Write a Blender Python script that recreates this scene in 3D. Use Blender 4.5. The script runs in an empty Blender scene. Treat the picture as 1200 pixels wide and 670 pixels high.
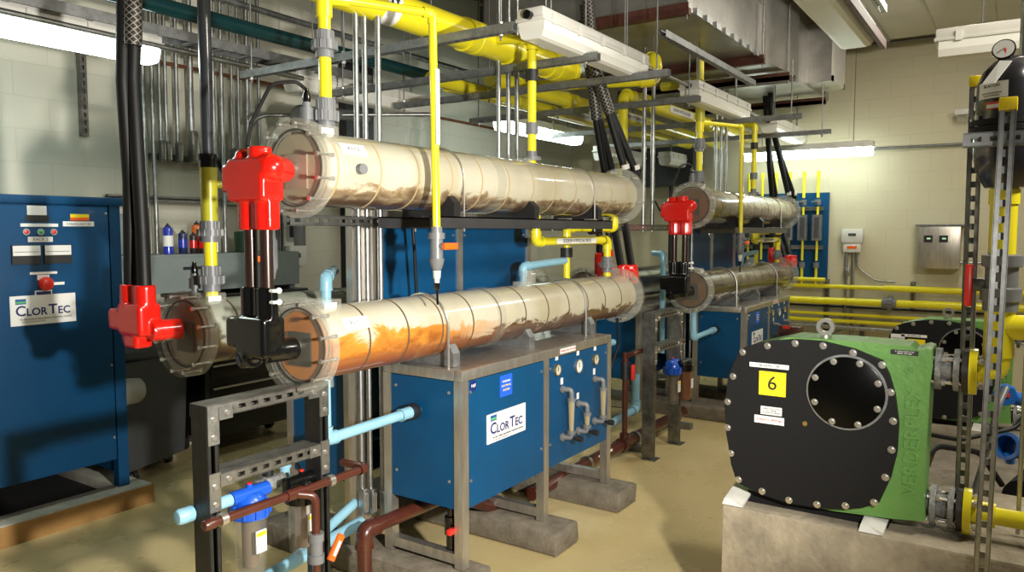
import bpy, bmesh, math, random
from mathutils import Vector, Matrix
random.seed(7)
V = Vector
COL = bpy.context.scene.collection
PI = math.pi
# ------------------------------------------------------------------ materials
def newmat(name):
    m = bpy.data.materials.new(name); m.use_nodes = True
    return m, m.node_tree.nodes, m.node_tree.links, m.node_tree.nodes['Principled BSDF']
def setp(b, **k):
    for a, v in k.items():
        a = {'rough':'Roughness','metal':'Metallic','coat':'Coat Weight','coatr':'Coat Roughness','spec':'Specular IOR Level','alpha':'Alpha'}.get(a, a)
        b.inputs[a].default_value = v
def mat(name, col, rough=.5, metal=0, var=.0, scale=8, bump=0, bscale=60, col2=None, coat=0, spec=.5, stretch=None, rvar=0):
    m, N, L, b = newmat(name)
    b.inputs['Base Color'].default_value = (*col, 1)
    setp(b, rough=rough, metal=metal, coat=coat, coatr=.08, spec=spec)
    if var or bump or col2 or rvar:
        tc = N.new('ShaderNodeTexCoord'); mp = N.new('ShaderNodeMapping')
        L.new(tc.outputs['Object'], mp.inputs[0])
        if stretch: mp.inputs['Scale'].default_value = stretch
    if var or col2 or rvar:
        n = N.new('ShaderNodeTexNoise'); n.inputs['Scale'].default_value = scale; n.inputs['Detail'].default_value = 6
        n.inputs['Roughness'].default_value = .65
        L.new(mp.outputs[0], n.inputs['Vector'])
        r = N.new('ShaderNodeValToRGB'); L.new(n.outputs['Fac'], r.inputs[0])
        r.color_ramp.elements[0].position = .35; r.color_ramp.elements[1].position = .68
        c2 = col2 or tuple(max(0, c*(1-var)) for c in col)
        r.color_ramp.elements[0].color = (*c2, 1); r.color_ramp.elements[1].color = (*col, 1)
        L.new(r.outputs[0], b.inputs['Base Color'])
        if rvar:
            mr = N.new('ShaderNodeMapRange'); L.new(n.outputs['Fac'], mr.inputs[0])
            mr.inputs[3].default_value = rough-rvar; mr.inputs[4].default_value = rough+rvar
            L.new(mr.outputs[0], b.inputs['Roughness'])
    if bump:
        n2 = N.new('ShaderNodeTexNoise'); n2.inputs['Scale'].default_value = bscale; n2.inputs['Detail'].default_value = 4
        L.new(mp.outputs[0], n2.inputs['Vector'])
        bp = N.new('ShaderNodeBump'); bp.inputs['Strength'].default_value = bump; bp.inputs['Distance'].default_value = .01
        L.new(n2.outputs['Fac'], bp.inputs['Height']); L.new(bp.outputs[0], b.inputs['Normal'])
    return m
M = {}
M['stainless'] = mat('stainless', (.66,.62,.56), .36, .85, var=.28, scale=5, stretch=(6,6,1))
M['galv'] = mat('galvanised', (.50,.51,.50), .42, 1, var=.35, scale=25)
M['galvdark'] = mat('galvanised_dark', (.30,.31,.31), .5, .7, var=.4, scale=20)
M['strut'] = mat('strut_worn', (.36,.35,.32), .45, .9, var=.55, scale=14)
M['alu'] = mat('duct_metal', (.56,.54,.51), .38, .85, var=.35, scale=3)
M['blue'] = mat('blue_enamel', (.002,.066,.175), .42, 0, var=.15, scale=4, bump=.1, bscale=160, coat=.08, spec=.3)
M['bluecab'] = mat('blue_enamel_cabinet', (.002,.055,.150), .45, 0, var=.15, scale=4, bump=.1, bscale=160, coat=.06, spec=.3)
M['red'] = mat('red_rubber', (.72,.012,.006), .22, 0, var=.15, scale=9, coat=.4)
M['redp'] = mat('red_plastic', (.72,.03,.02), .35)
M['blackg'] = mat('black_gloss_rubber', (.004,.004,.004), .16, coat=.25)
M['blackwin'] = mat('black_window', (.002,.002,.002), .25, spec=.12)
M['black'] = mat('black_matte', (.012,.012,.013), .5, bump=.05)
M['cable'] = mat('black_cable', (.007,.007,.007), .5, spec=.3)
M['blackpaint'] = mat('black_textured_paint', (.006,.006,.007), .62, bump=.2, bscale=220, spec=.25)
M['blackchest'] = mat('black_chest', (.006,.006,.006), .3)
M['angle'] = mat('dark_fibreglass', (.04,.04,.042), .4, var=.3)
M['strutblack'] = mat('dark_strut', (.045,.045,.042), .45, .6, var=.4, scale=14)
M['yellow'] = mat('yellow_pipe', (.80,.70,.018), .28, var=.06, scale=6, coat=.3)
M['yellowtee'] = mat('yellow_fitting_dull', (.45,.42,.03), .3, coat=.2)
M['yellowcap'] = mat('yellow_cap', (.85,.66,.02), .4)
M['greypvc'] = mat('grey_pvc', (.17,.175,.18), .38, var=.15, scale=20)
M['blackpipe'] = mat('charcoal_pvc', (.022,.024,.028), .25, coat=.3)
M['ltblue'] = mat('light_blue_pipe', (.27,.52,.66), .35, var=.12, scale=10, coat=.2)
M['brown'] = mat('brown_pipe', (.085,.021,.012), .32, var=.3, scale=9, coat=.2)
M['teal'] = mat('dark_teal_pipe', (.004,.035,.038), .25, coat=.4)
M['copper'] = mat('copper_pipe', (.33,.13,.06), .45, .6, var=.4, scale=12)
M['oxide'] = mat('red_oxide_steel', (.13,.045,.03), .55, .2, var=.5, scale=14)
M['orange'] = mat('orange_handle', (.85,.12,.01), .35)
M['white'] = mat('white_label', (.78,.78,.76), .5)
M['whitep'] = mat('white_plastic', (.68,.67,.62), .4, var=.08, scale=8)
M['cream'] = mat('cream_paint', (.55,.53,.46), .5, var=.1)
M['textblack'] = mat('black_ink', (.01,.01,.012), .5)
M['textgrey'] = mat('grey_ink', (.15,.15,.16), .5)
M['textblue'] = mat('navy_ink', (.012,.018,.14), .4)
M['textred'] = mat('red_ink', (.6,.05,.05), .5)
M['signblue'] = mat('bright_blue_print', (.02,.12,.75), .3)
M['signgreen'] = mat('green_print', (.10,.42,.16), .4)
M['logoblue'] = mat('logo_blue_print', (.02,.10,.32), .4)
M['green'] = mat('green_pump_paint', (.135,.31,.075), .42, var=.12, scale=12, bump=.3, bscale=45)
M['greendk'] = mat('dark_green_paint', (.02,.07,.03), .4)
M['steel'] = mat('zinc_bolt', (.58,.56,.52), .35, .9)
M['castgrey'] = mat('corroded_flange', (.34,.34,.33), .6, .3, var=.6, scale=35, bump=.4, bscale=90)
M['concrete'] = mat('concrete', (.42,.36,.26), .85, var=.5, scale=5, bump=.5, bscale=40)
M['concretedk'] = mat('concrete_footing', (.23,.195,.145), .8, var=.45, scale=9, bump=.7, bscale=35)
M['kerbtop'] = mat('pale_concrete', (.50,.48,.40), .8, var=.3, scale=6, bump=.3, bscale=40)
M['ochre'] = mat('ochre_painted_kerb', (.52,.28,.09), .6, var=.25, scale=5, bump=.3, bscale=40)
M['brass'] = mat('brass', (.6,.42,.14), .35, .9)
M['dial'] = mat('dial_face', (.62,.60,.50), .3, coat=1)
M['dialw'] = mat('white_dial_face', (.8,.8,.78), .3, coat=1)
M['gasket'] = mat('dark_gasket', (.02,.016,.012), .5)
M['tanring'] = mat('tan_ring', (.42,.32,.17), .4)
M['ring'] = mat('dark_divider', (.10,.065,.035), .5)
M['greydark'] = mat('grey_rubbish_bin', (.055,.057,.06), .5, var=.2)
M['greycart'] = mat('grey_painted_bench', (.20,.24,.24), .5, var=.12, scale=4)
M['paper'] = mat('beige_roll', (.42,.40,.35), .7)
M['canblue'] = mat('can_blue', (.02,.04,.42), .3, coat=.4)
M['cannavy'] = mat('can_navy', (.012,.02,.09), .3, coat=.4)
M['canblack'] = mat('can_black', (.02,.02,.025), .3, coat=.4)
M['canorange'] = mat('can_orange', (.75,.16,.02), .3, coat=.4)
M['filterblue'] = mat('blue_filter_head', (.01,.09,.55), .3, coat=.3)
M['junctionblue'] = mat('blue_junction_box', (.01,.12,.45), .3, coat=.3)
M['cartridge'] = mat('brown_cartridge', (.16,.11,.06), .7, var=.3)
M['cartridgew'] = mat('pale_cartridge', (.52,.42,.38), .7, var=.2)
M['tankblack'] = mat('black_tank', (.018,.018,.022), .25, coat=.5)
M['led_g'] = mat('green_lens', (.03,.45,.12), .2)
M['led_r'] = mat('red_lens', (.7,.03,.03), .2)
M['cabshade'] = mat('painted_shade', (.01,.01,.01), .8)  # near-black colour standing in for the shade under the left cabinet
M['deck'] = mat('ceiling_deck', (.25,.24,.21), .6, var=.2)
M['hotpanel'] = mat('white_panel', (.62,.60,.55), .45, var=.12, scale=1.5)
M['solution'] = mat('rusty_water_marks', (.2,.1,.03), .5)

def clear(name, col, alpha, rough=.08, coat=0):
    m, N, L, b = newmat(name)
    b.inputs['Base Color'].default_value = (*col, 1); setp(b, rough=rough, alpha=alpha, spec=.8)
    return m
M['clear'] = clear('clear_acrylic', (.45,.44,.36), .10)
M['clearw'] = clear('clear_polycarbonate', (.62,.62,.54), .20)
M['lens'] = clear('milky_lens', (.86,.86,.80), .88, rough=.3)
M['clearbowl'] = clear('clear_filter_bowl', (.40,.40,.37), .16)
M['glass'] = clear('clear_flow_tube', (.62,.52,.30), .45)
def emis(name, col, s):
    m, N, L, b = newmat(name)
    b.inputs['Base Color'].default_value = (.8,.8,.8,1)
    b.inputs['Emission Color'].default_value = (*col, 1); b.inputs['Emission Strength'].default_value = s
    return m
M['tubeglow'] = emis('lit_fluorescent_lens', (.85,1,.93), 15)
M['greenlcd'] = emis('green_display', (.1,1,.3), .35)

def blockwall(name, axis, col):
    m, N, L, b = newmat(name)
    tc = N.new('ShaderNodeTexCoord'); sx = N.new('ShaderNodeSeparateXYZ'); cx = N.new('ShaderNodeCombineXYZ')
    L.new(tc.outputs['Object'], sx.inputs[0]); L.new(sx.outputs[axis], cx.inputs[0]); L.new(sx.outputs[2], cx.inputs[1])
    br = N.new('ShaderNodeTexBrick'); L.new(cx.outputs[0], br.inputs['Vector'])
    br.inputs['Scale'].default_value = 1; br.inputs['Brick Width'].default_value = .406; br.inputs['Row Height'].default_value = .203
    br.inputs['Mortar Size'].default_value = .005; br.inputs['Mortar Smooth'].default_value = .4; br.inputs['Bias'].default_value = 0
    br.inputs['Color1'].default_value = (*col, 1); br.inputs['Color2'].default_value = (*[c*.98 for c in col], 1)
    br.inputs['Mortar'].default_value = (*[c*.93 for c in col], 1)
    n = N.new('ShaderNodeTexNoise'); n.inputs['Scale'].default_value = 1.7; n.inputs['Detail'].default_value = 5
    L.new(tc.outputs['Object'], n.inputs['Vector'])
    mx = N.new('ShaderNodeMix'); mx.data_type = 'RGBA'; mx.blend_type = 'MULTIPLY'
    rr = N.new('ShaderNodeValToRGB'); L.new(n.outputs['Fac'], rr.inputs[0])
    rr.color_ramp.elements[0].color = (.88,.87,.84,1); rr.color_ramp.elements[1].color = (1,1,1,1)
    mx.inputs[0].default_value = 1
    L.new(br.outputs['Color'], mx.inputs[6]); L.new(rr.outputs[0], mx.inputs[7]); L.new(mx.outputs[2], b.inputs['Base Color'])
    n3 = N.new('ShaderNodeTexNoise'); n3.inputs['Scale'].default_value = 90; L.new(tc.outputs['Object'], n3.inputs['Vector'])
    ad = N.new('ShaderNodeMath'); ad.operation = 'MULTIPLY_ADD'; L.new(br.outputs['Fac'], ad.inputs[0]); ad.inputs[1].default_value = -1.2
    ml = N.new('ShaderNodeMath'); ml.operation = 'MULTIPLY'; L.new(n3.outputs['Fac'], ml.inputs[0]); ml.inputs[1].default_value = .5
    L.new(ml.outputs[0], ad.inputs[2])
    bp = N.new('ShaderNodeBump'); bp.inputs['Strength'].default_value = .35; bp.inputs['Distance'].default_value = .006
    L.new(ad.outputs[0], bp.inputs['Height']); L.new(bp.outputs[0], b.inputs['Normal']); setp(b, rough=.55)
    return m
M['wallL'] = blockwall('painted_block_left', 0, (.66,.65,.55))
M['wallB'] = blockwall('painted_block_back', 1, (.63,.58,.41))
def floormat():
    m, N, L, b = newmat('ochre_epoxy_floor')
    tc = N.new('ShaderNodeTexCoord')
    n = N.new('ShaderNodeTexNoise'); n.inputs['Scale'].default_value = 1.3; n.inputs['Detail'].default_value = 7; n.inputs['Roughness'].default_value = .6
    L.new(tc.outputs['Object'], n.inputs['Vector'])
    r = N.new('ShaderNodeValToRGB'); L.new(n.outputs['Fac'], r.inputs[0])
    e = r.color_ramp.elements; e[0].position = .3; e[0].color = (.58,.46,.21,1); e[1].position = .7; e[1].color = (.70,.57,.30,1)
    v = N.new('ShaderNodeTexNoise'); v.inputs['Scale'].default_value = 9; v.inputs['Detail'].default_value = 8; v.inputs['Distortion'].default_value = 1.5
    L.new(tc.outputs['Object'], v.inputs['Vector'])
    r2 = N.new('ShaderNodeValToRGB'); L.new(v.outputs['Fac'], r2.inputs[0])
    e = r2.color_ramp.elements; e[0].position = .62; e[0].color = (0,0,0,1); e[1].position = .8; e[1].color = (.35,.35,.35,1)
    mx = N.new('ShaderNodeMix'); mx.data_type = 'RGBA'; L.new(r2.outputs[0], mx.inputs[0]); L.new(r.outputs[0], mx.inputs[6])
    mx.inputs[7].default_value = (.62,.56,.40,1)
    L.new(mx.outputs[2], b.inputs['Base Color'])
    mr = N.new('ShaderNodeMapRange'); L.new(n.outputs['Fac'], mr.inputs[0]); mr.inputs[3].default_value = .16; mr.inputs[4].default_value = .38
    L.new(mr.outputs[0], b.inputs['Roughness'])
    n2 = N.new('ShaderNodeTexNoise'); n2.inputs['Scale'].default_value = 25; L.new(tc.outputs['Object'], n2.inputs['Vector'])
    bp = N.new('ShaderNodeBump'); bp.inputs['Strength'].default_value = .12; bp.inputs['Distance'].default_value = .01
    L.new(n2.outputs['Fac'], bp.inputs['Height']); L.new(bp.outputs[0], b.inputs['Normal'])
    return m
M['floor'] = floormat()
def cellmat(name, base, stain, stain2, lo, hi, along=None, nscale=7, far=None):
    """stained contents of a tube: stain grows towards the bottom (object z) and, optionally, towards one end"""
    m, N, L, b = newmat(name)
    tc = N.new('ShaderNodeTexCoord'); sx = N.new('ShaderNodeSeparateXYZ'); L.new(tc.outputs['Object'], sx.inputs[0])
    n = N.new('ShaderNodeTexNoise'); n.inputs['Scale'].default_value = nscale; n.inputs['Detail'].default_value = 8; n.inputs['Roughness'].default_value = .62; n.inputs['Distortion'].default_value = .8
    mp = N.new('ShaderNodeMapping'); L.new(tc.outputs['Object'], mp.inputs[0]); mp.inputs['Scale'].default_value = (.8,1,1.6); L.new(mp.outputs[0], n.inputs['Vector'])
    zz = N.new('ShaderNodeMapRange'); L.new(sx.outputs[2], zz.inputs[0]); zz.inputs[1].default_value = lo; zz.inputs[2].default_value = hi
    zz.inputs[3].default_value = .42; zz.inputs[4].default_value = -.42
    a = N.new('ShaderNodeMath'); a.operation = 'ADD'; L.new(n.outputs['Fac'], a.inputs[0]); L.new(zz.outputs[0], a.inputs[1])
    out = a
    if along:
        xx = N.new('ShaderNodeMapRange'); L.new(sx.outputs[0], xx.inputs[0]); xx.inputs[1].default_value = along[0]; xx.inputs[2].default_value = along[1]
        xx.inputs[3].default_value = along[2]; xx.inputs[4].default_value = 0
        a2 = N.new('ShaderNodeMath'); a2.operation = 'ADD'; L.new(a.outputs[0], a2.inputs[0]); L.new(xx.outputs[0], a2.inputs[1]); out = a2
    r = N.new('ShaderNodeValToRGB'); L.new(out.outputs[0], r.inputs[0])
    e = r.color_ramp.elements; e[0].position = .50; e[0].color = (*base, 1); e[1].position = .58; e[1].color = (*stain, 1)
    x = e.new(.80); x.color = (*stain2, 1)
    n2 = N.new('ShaderNodeTexNoise'); n2.inputs['Scale'].default_value = 3; n2.inputs['Detail'].default_value = 6; L.new(tc.outputs['Object'], n2.inputs['Vector'])
    r2 = N.new('ShaderNodeValToRGB'); L.new(n2.outputs['Fac'], r2.inputs[0]); r2.color_ramp.elements[0].position = .35; r2.color_ramp.elements[1].position = .65
    r2.color_ramp.elements[0].color = (.80,.76,.68,1); r2.color_ramp.elements[1].color = (1,1,1,1)
    src = r.outputs[0]
    if far:
        rf = N.new('ShaderNodeValToRGB'); L.new(a.outputs[0], rf.inputs[0]); e = rf.color_ramp.elements
        e[0].position = far[2]; e[0].color = (*base, 1); e[1].position = far[2]+.06; e[1].color = (*far[3], 1)
        mf = N.new('ShaderNodeMapRange'); L.new(sx.outputs[0], mf.inputs[0]); mf.inputs[1].default_value = far[0]; mf.inputs[2].default_value = far[1]
        mq = N.new('ShaderNodeMix'); mq.data_type = 'RGBA'; L.new(mf.outputs[0], mq.inputs[0]); L.new(src, mq.inputs[6]); L.new(rf.outputs[0], mq.inputs[7]); src = mq.outputs[2]
    mx = N.new('ShaderNodeMix'); mx.data_type = 'RGBA'; mx.blend_type = 'MULTIPLY'; mx.inputs[0].default_value = 1
    L.new(src, mx.inputs[6]); L.new(r2.outputs[0], mx.inputs[7]); L.new(mx.outputs[2], b.inputs['Base Color'])
    setp(b, rough=.35, coat=1, coatr=.05)
    return m
CB = (.53,.50,.39)
M['cell_low'] = cellmat('cell_contents_rust', CB, (.62,.25,.035), (.30,.09,.015), -.13, .10, (0,1.6,.22), 6, far=(.75,1.25,.62,(.11,.05,.025)))
M['cell_up'] = cellmat('cell_contents_brown_silt', CB, (.30,.22,.13), (.08,.045,.025), -.14, .02, None, 10)
M['cell_far_up'] = cellmat('cell_contents_dark_brown', (.34,.29,.20), (.12,.05,.02), (.035,.018,.01), -.13, .13, (0,1.9,.35), 5)
M['cell_far_low'] = cellmat('cell_contents_deep_brown', (.20,.16,.11), (.07,.035,.018), (.02,.012,.008), -.10, .16, (0,2.6,.3), 5)
M['cell_back'] = cellmat('cell_contents_milky', (.34,.36,.30), (.20,.14,.06), (.10,.06,.03), -.15, .0, (0,.25,.6), 5)
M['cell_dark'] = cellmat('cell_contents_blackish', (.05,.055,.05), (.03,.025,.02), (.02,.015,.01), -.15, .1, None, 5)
def facemat(name, c1, c2, s=6):
    return mat(name, c1, .3, 0, scale=s, col2=c2, coat=.6)
M['face_orange'] = facemat('rust_coated_end', (.66,.22,.012), (.42,.12,.008))
M['face_cream'] = facemat('cream_coated_end', (.42,.38,.24), (.30,.26,.15))
M['face_brown'] = facemat('brown_coated_end', (.17,.075,.025), (.09,.035,.012))
M['face_tan'] = facemat('tan_coated_end', (.25,.18,.08), (.16,.10,.04))
M['plate_tan'] = mat('tan_terminal_plate', (.36,.26,.18), .5)
def braid():
    m, N, L, b = newmat('braided_sleeve')
    uv = N.new('ShaderNodeUVMap'); sx = N.new('ShaderNodeSeparateXYZ'); L.new(uv.outputs[0], sx.inputs[0])
    def diag(sgn):
        a = N.new('ShaderNodeMath'); a.operation = 'MULTIPLY'; L.new(sx.outputs[0], a.inputs[0]); a.inputs[1].default_value = 2*PI*7*sgn
        c = N.new('ShaderNodeMath'); c.operation = 'MULTIPLY_ADD'; L.new(sx.outputs[1], c.inputs[0]); c.inputs[1].default_value = 2*PI*40; L.new(a.outputs[0], c.inputs[2])
        s = N.new('ShaderNodeMath'); s.operation = 'SINE'; L.new(c.outputs[0], s.inputs[0]); return s
    a, c = diag(1), diag(-1)
    mxm = N.new('ShaderNodeMath'); mxm.operation = 'MAXIMUM'; L.new(a.outputs[0], mxm.inputs[0]); L.new(c.outputs[0], mxm.inputs[1])
    r = N.new('ShaderNodeValToRGB'); L.new(mxm.outputs[0], r.inputs[0]); e = r.color_ramp.elements
    e[0].position = .72; e[0].color = (.02,.018,.016,1); e[1].position = .9; e[1].color = (.24,.22,.19,1)
    L.new(r.outputs[0], b.inputs['Base Color']); setp(b, rough=.45, metal=.4)
    return m
M['braid'] = braid()

# ------------------------------------------------------------------ object helpers
def setprops(o, label=None, cat=None, group=None, kind=None):
    if label: o['label'] = label
    if cat: o['category'] = cat
    if group: o['group'] = group
    if kind: o['kind'] = kind
    return o
def thing(name, label, cat, loc, group=None):
    o = bpy.data.objects.new(name, None); COL.objects.link(o); o.location = loc; o.empty_display_size = .05
    return setprops(o, label, cat, group)
def rootof(o):
    while o.parent: o = o.parent
    return o
class MB:
    def __init__(s): s.bm = bmesh.new(); s.uv = s.bm.loops.layers.uv.new('UVMap')
    def box(s, x0, x1, y0, y1, z0, z1, bev=0, mx=None):
        r = bmesh.ops.create_cube(s.bm, size=1)
        m = Matrix.Translation(((x0+x1)/2, (y0+y1)/2, (z0+z1)/2)) @ Matrix.Diagonal((abs(x1-x0), abs(y1-y0), abs(z1-z0), 1))
        if mx: m = mx @ m
        bmesh.ops.transform(s.bm, matrix=m, verts=r['verts'])
        if bev:
            es = list({e for v in r['verts'] for e in v.link_edges})
            bmesh.ops.bevel(s.bm, geom=es, offset=bev, segments=2, affect='EDGES', profile=.5)
        return s
    def cyl(s, p0, p1, r, r2=None, n=20, caps=True):
        p0, p1 = V(p0), V(p1); d = p1-p0
        res = bmesh.ops.create_cone(s.bm, cap_ends=caps, segments=n, radius1=r, radius2=r if r2 is None else r2, depth=d.length)
        m = Matrix.Translation((p0+p1)/2) @ d.to_track_quat('Z', 'Y').to_matrix().to_4x4()
        bmesh.ops.transform(s.bm, matrix=m, verts=res['verts']); return s
    def lathe(s, p0, d, prof, n=24):
        """prof = [(t along d, radius)...]"""
        p0, d = V(p0), V(d).normalized(); q = d.to_track_quat('Z', 'Y'); rings = []
        for t, r in prof:
            if r < 1e-5: rings.append([s.bm.verts.new(p0+d*t)]); continue
            rings.append([s.bm.verts.new(p0 + q @ V((r*math.cos(2*PI*k/n), r*math.sin(2*PI*k/n), t))) for k in range(n)])
        for a, b in zip(rings, rings[1:]):
            for k in range(n):
                k2 = (k+1) % n
                if len(a) == 1 and len(b) == 1: continue
                f = [a[0], b[k2], b[k]] if len(a) == 1 else ([a[k], a[k2], b[0]] if len(b) == 1 else [a[k], a[k2], b[k2], b[k]])
                try: s.bm.faces.new(f)
                except ValueError: pass
        if len(rings[0]) > 1: s.bm.faces.new(list(reversed(rings[0])))
        if len(rings[-1]) > 1: s.bm.faces.new(rings[-1])
        return s
    def ring(s, p0, d, t0, t1, ri, ro, n=40):
        p0, d = V(p0), V(d).normalized(); q = d.to_track_quat('Z', 'Y')
        pr = [(t0, ri), (t0, ro), (t1, ro), (t1, ri)]
        R = [[s.bm.verts.new(p0 + q @ V((r*math.cos(2*PI*k/n), r*math.sin(2*PI*k/n), t))) for k in range(n)] for t, r in pr]
        for i in range(4):
            a, b = R[i], R[(i+1) % 4]
            for k in range(n): s.bm.faces.new([a[k], a[(k+1) % n], b[(k+1) % n], b[k]])
        return s
    def sweep(s, pts, r, n=14, fil=0, caps=True):
        P = fillet([V(p) for p in pts], fil) if fil else [V(p) for p in pts]
        up = None; rings = []; acc = 0
        for i, p in enumerate(P):
            if i: acc += (P[i]-P[i-1]).length
            t = (P[min(i+1, len(P)-1)] - P[max(i-1, 0)]).normalized()
            if up is None:
                a = V((0,0,1)) if abs(t.z) < .9 else V((1,0,0)); up = t.cross(a).normalized()
            else:
                up = (up - t*up.dot(t)).normalized()
            w = t.cross(up)
            rr = r(i/(len(P)-1)) if callable(r) else r
            rings.append(([s.bm.verts.new(p + (up*math.cos(2*PI*k/n) + w*math.sin(2*PI*k/n))*rr) for k in range(n)], acc))
        for (a, ta), (b, tb) in zip(rings, rings[1:]):
            for k in range(n):
                f = s.bm.faces.new([a[k], a[(k+1) % n], b[(k+1) % n], b[k]])
                for lp, u in zip(f.loops, ((k/n, ta), ((k+1)/n, ta), ((k+1)/n, tb), (k/n, tb))): lp[s.uv].uv = u
        if caps:
            s.bm.faces.new(list(reversed(rings[0][0]))); s.bm.faces.new(rings[-1][0])
        return s
    def prism(s, pts, off):
        """closed outline of 3-D points extruded by the vector off"""
        off = V(off); a = [s.bm.verts.new(V(p)) for p in pts]; b = [s.bm.verts.new(V(p)+off) for p in pts]
        s.bm.faces.new(a); s.bm.faces.new(list(reversed(b)))
        for k in range(len(a)): s.bm.faces.new([a[k], b[k], b[(k+1) % len(a)], a[(k+1) % len(a)]])
        return s
    def sphere(s, c, r, sc=(1,1,1), n=16):
        res = bmesh.ops.create_uvsphere(s.bm, u_segments=n, v_segments=max(6, n//2), radius=r)
        bmesh.ops.transform(s.bm, matrix=Matrix.Translation(c) @ Matrix.Diagonal((*sc, 1)), verts=res['verts']); return s
    def build(s, name, m, parent=None, label=None, cat=None, group=None, kind=None, smooth=True, remesh=0):
        bmesh.ops.recalc_face_normals(s.bm, faces=s.bm.faces)
        me = bpy.data.meshes.new(name); s.bm.to_mesh(me); s.bm.free()
        return link(me, name, m, parent, label, cat, group, kind, smooth, remesh)
def link(me, name, m, parent=None, label=None, cat=None, group=None, kind=None, smooth=True, remesh=0):
    if remesh:
        tmp = bpy.data.objects.new('tmp', me); COL.objects.link(tmp)
        md = tmp.modifiers.new('r', 'REMESH'); md.mode = 'VOXEL'; md.voxel_size = remesh*.8
        sm = tmp.modifiers.new('s', 'SMOOTH'); sm.factor = .6; sm.iterations = 5
        bpy.context.view_layer.update(); dg = bpy.context.evaluated_depsgraph_get()
        me2 = bpy.data.meshes.new_from_object(tmp.evaluated_get(dg)); bpy.data.objects.remove(tmp); me = me2; me.name = name
    me.materials.clear(); me.materials.append(M[m] if isinstance(m, str) else m)
    if smooth:
        for p in me.polygons: p.use_smooth = True
        if not remesh: me.set_sharp_from_angle(angle=math.radians(38))
    if parent: loc = rootof(parent).location.copy()
    else:
        xs = [v.co for v in me.vertices]
        lo = V([min(c[i] for c in xs) for i in range(3)]); hi = V([max(c[i] for c in xs) for i in range(3)])
        loc = V(((lo.x+hi.x)/2, (lo.y+hi.y)/2, lo.z))
        if kind == 'structure': loc = V((0,0,0))
    me.transform(Matrix.Translation(-loc))
    o = bpy.data.objects.new(name, me); COL.objects.link(o)
    if parent: o.parent = parent
    else: o.location = loc
    return setprops(o, label, cat, group, kind)
def fillet(P, r):
    out = [P[0]]
    for a, b, c in zip(P, P[1:], P[2:]):
        u, w = (a-b), (c-b); lu, lw = u.length, w.length; u.normalize(); w.normalize()
        ang = math.acos(max(-1, min(1, u.dot(w))))
        if ang > PI-.02: out.append(b); continue
        t = min(r/math.tan(ang/2), lu*.49, lw*.49); p0, p1 = b+u*t, b+w*t
        for k in range(7):
            f = k/6; out.append(p0*(1-f)**2 + b*2*f*(1-f) + p1*f*f)
    out.append(P[-1]); return out
def copy_tree(o, off=None, parent=None, label=None, group=None):
    c = o.copy(); COL.objects.link(c)
    if parent: c.parent = parent
    if off is not None: c.location = o.location + V(off)
    if label: c['label'] = label
    if group: c['group'] = group
    for ch in list(o.children): copy_tree(ch, None, c)
    return c
ROT = {'-Y': Matrix.Rotation(PI/2, 4, 'X'), '-X': Matrix.Rotation(-PI/2, 4, 'Z') @ Matrix.Rotation(PI/2, 4, 'X')}
def text(body, size, loc, face, m, parent, name='lettering', ext=.0006, align='CENTER', rot=0, sx=1, bold=0):
    cu = bpy.data.curves.new('t', 'FONT'); cu.body = body; cu.size = size; cu.extrude = ext; cu.align_x = align; cu.align_y = 'CENTER'; cu.offset = bold
    cu.resolution_u = 3
    t = bpy.data.objects.new('t', cu); COL.objects.link(t); bpy.context.view_layer.update()
    me = bpy.data.meshes.new_from_object(t.evaluated_get(bpy.context.evaluated_depsgraph_get())); bpy.data.objects.remove(t)
    me.transform(Matrix.Translation(loc) @ ROT[face] @ Matrix.Rotation(rot, 4, 'Z') @ Matrix.Diagonal((sx, 1, 1, 1)))
    return link(me, name, m, parent, smooth=False)
def pipe(name, label, cat, pts, r, m, group=None, sock=1.22, elbows=True, caps=(0,0), n=18, parent=None, run='pipe_run'):
    """rigid pipe: one part per straight run, one per elbow"""
    P = [V(p) for p in pts]
    t = parent or thing(name, label, cat, P[0], group)
    for i, (a, b) in enumerate(zip(P, P[1:])):
        MB().cyl(a, b, r, n=n).build(run, m, t)
    for a, b, c in zip(P, P[1:], P[2:]):
        u, w = (a-b).normalized(), (c-b).normalized(); k = r*2.4
        mb = MB().sweep([b+u*k, b, b+w*k], r*sock, fil=r*1.9, n=n)
        mb.ring(b+u*k, -u, 0, r*.35, r*.9, r*sock*1.06, n=n).ring(b+w*k, -w, 0, r*.35, r*.9, r*sock*1.06, n=n)
        mb.build('elbow', m, t)
    for e, (p, q) in zip(caps, ((P[0], P[1]), (P[-1], P[-2]))):
        if e: MB().lathe(p, (p-q), [(-r*1.8, r*sock), (r*.3, r*sock), (r*.7, r*sock*.8), (r*.9, 0)], n=n).build('end_cap', m, t)
    return t
def union(parent, p, d, r, m='greypvc', h=None, name='union_coupling'):
    """pipe union: two hubs and a wide ribbed nut"""
    h = h or r*4; mb = MB(); n = 24; k = r
    mb.lathe(p, d, [(-h/2, k*1.05), (-h/2, k*1.35), (-h*.22, k*1.35), (-h*.22, k*1.9), (h*.12, k*1.9), (h*.12, k*1.45), (h/2, k*1.45), (h/2, k*1.05)], n)
    dd = V(d).normalized(); q = dd.to_track_quat('Z', 'Y')
    for j in range(12):
        a = 2*PI*j/12; c = V(p) + q @ V((k*1.9*math.cos(a), k*1.9*math.sin(a), -h*.05)); mb.cyl(c-dd*h*.15, c+dd*h*.15, k*.14, n=6)
        c = V(p) + q @ V((k*1.42*math.cos(a), k*1.42*math.sin(a), h*.3)); mb.cyl(c-dd*h*.17, c+dd*h*.17, k*.1, n=6)
    return mb.build(name, m, parent)
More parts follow.
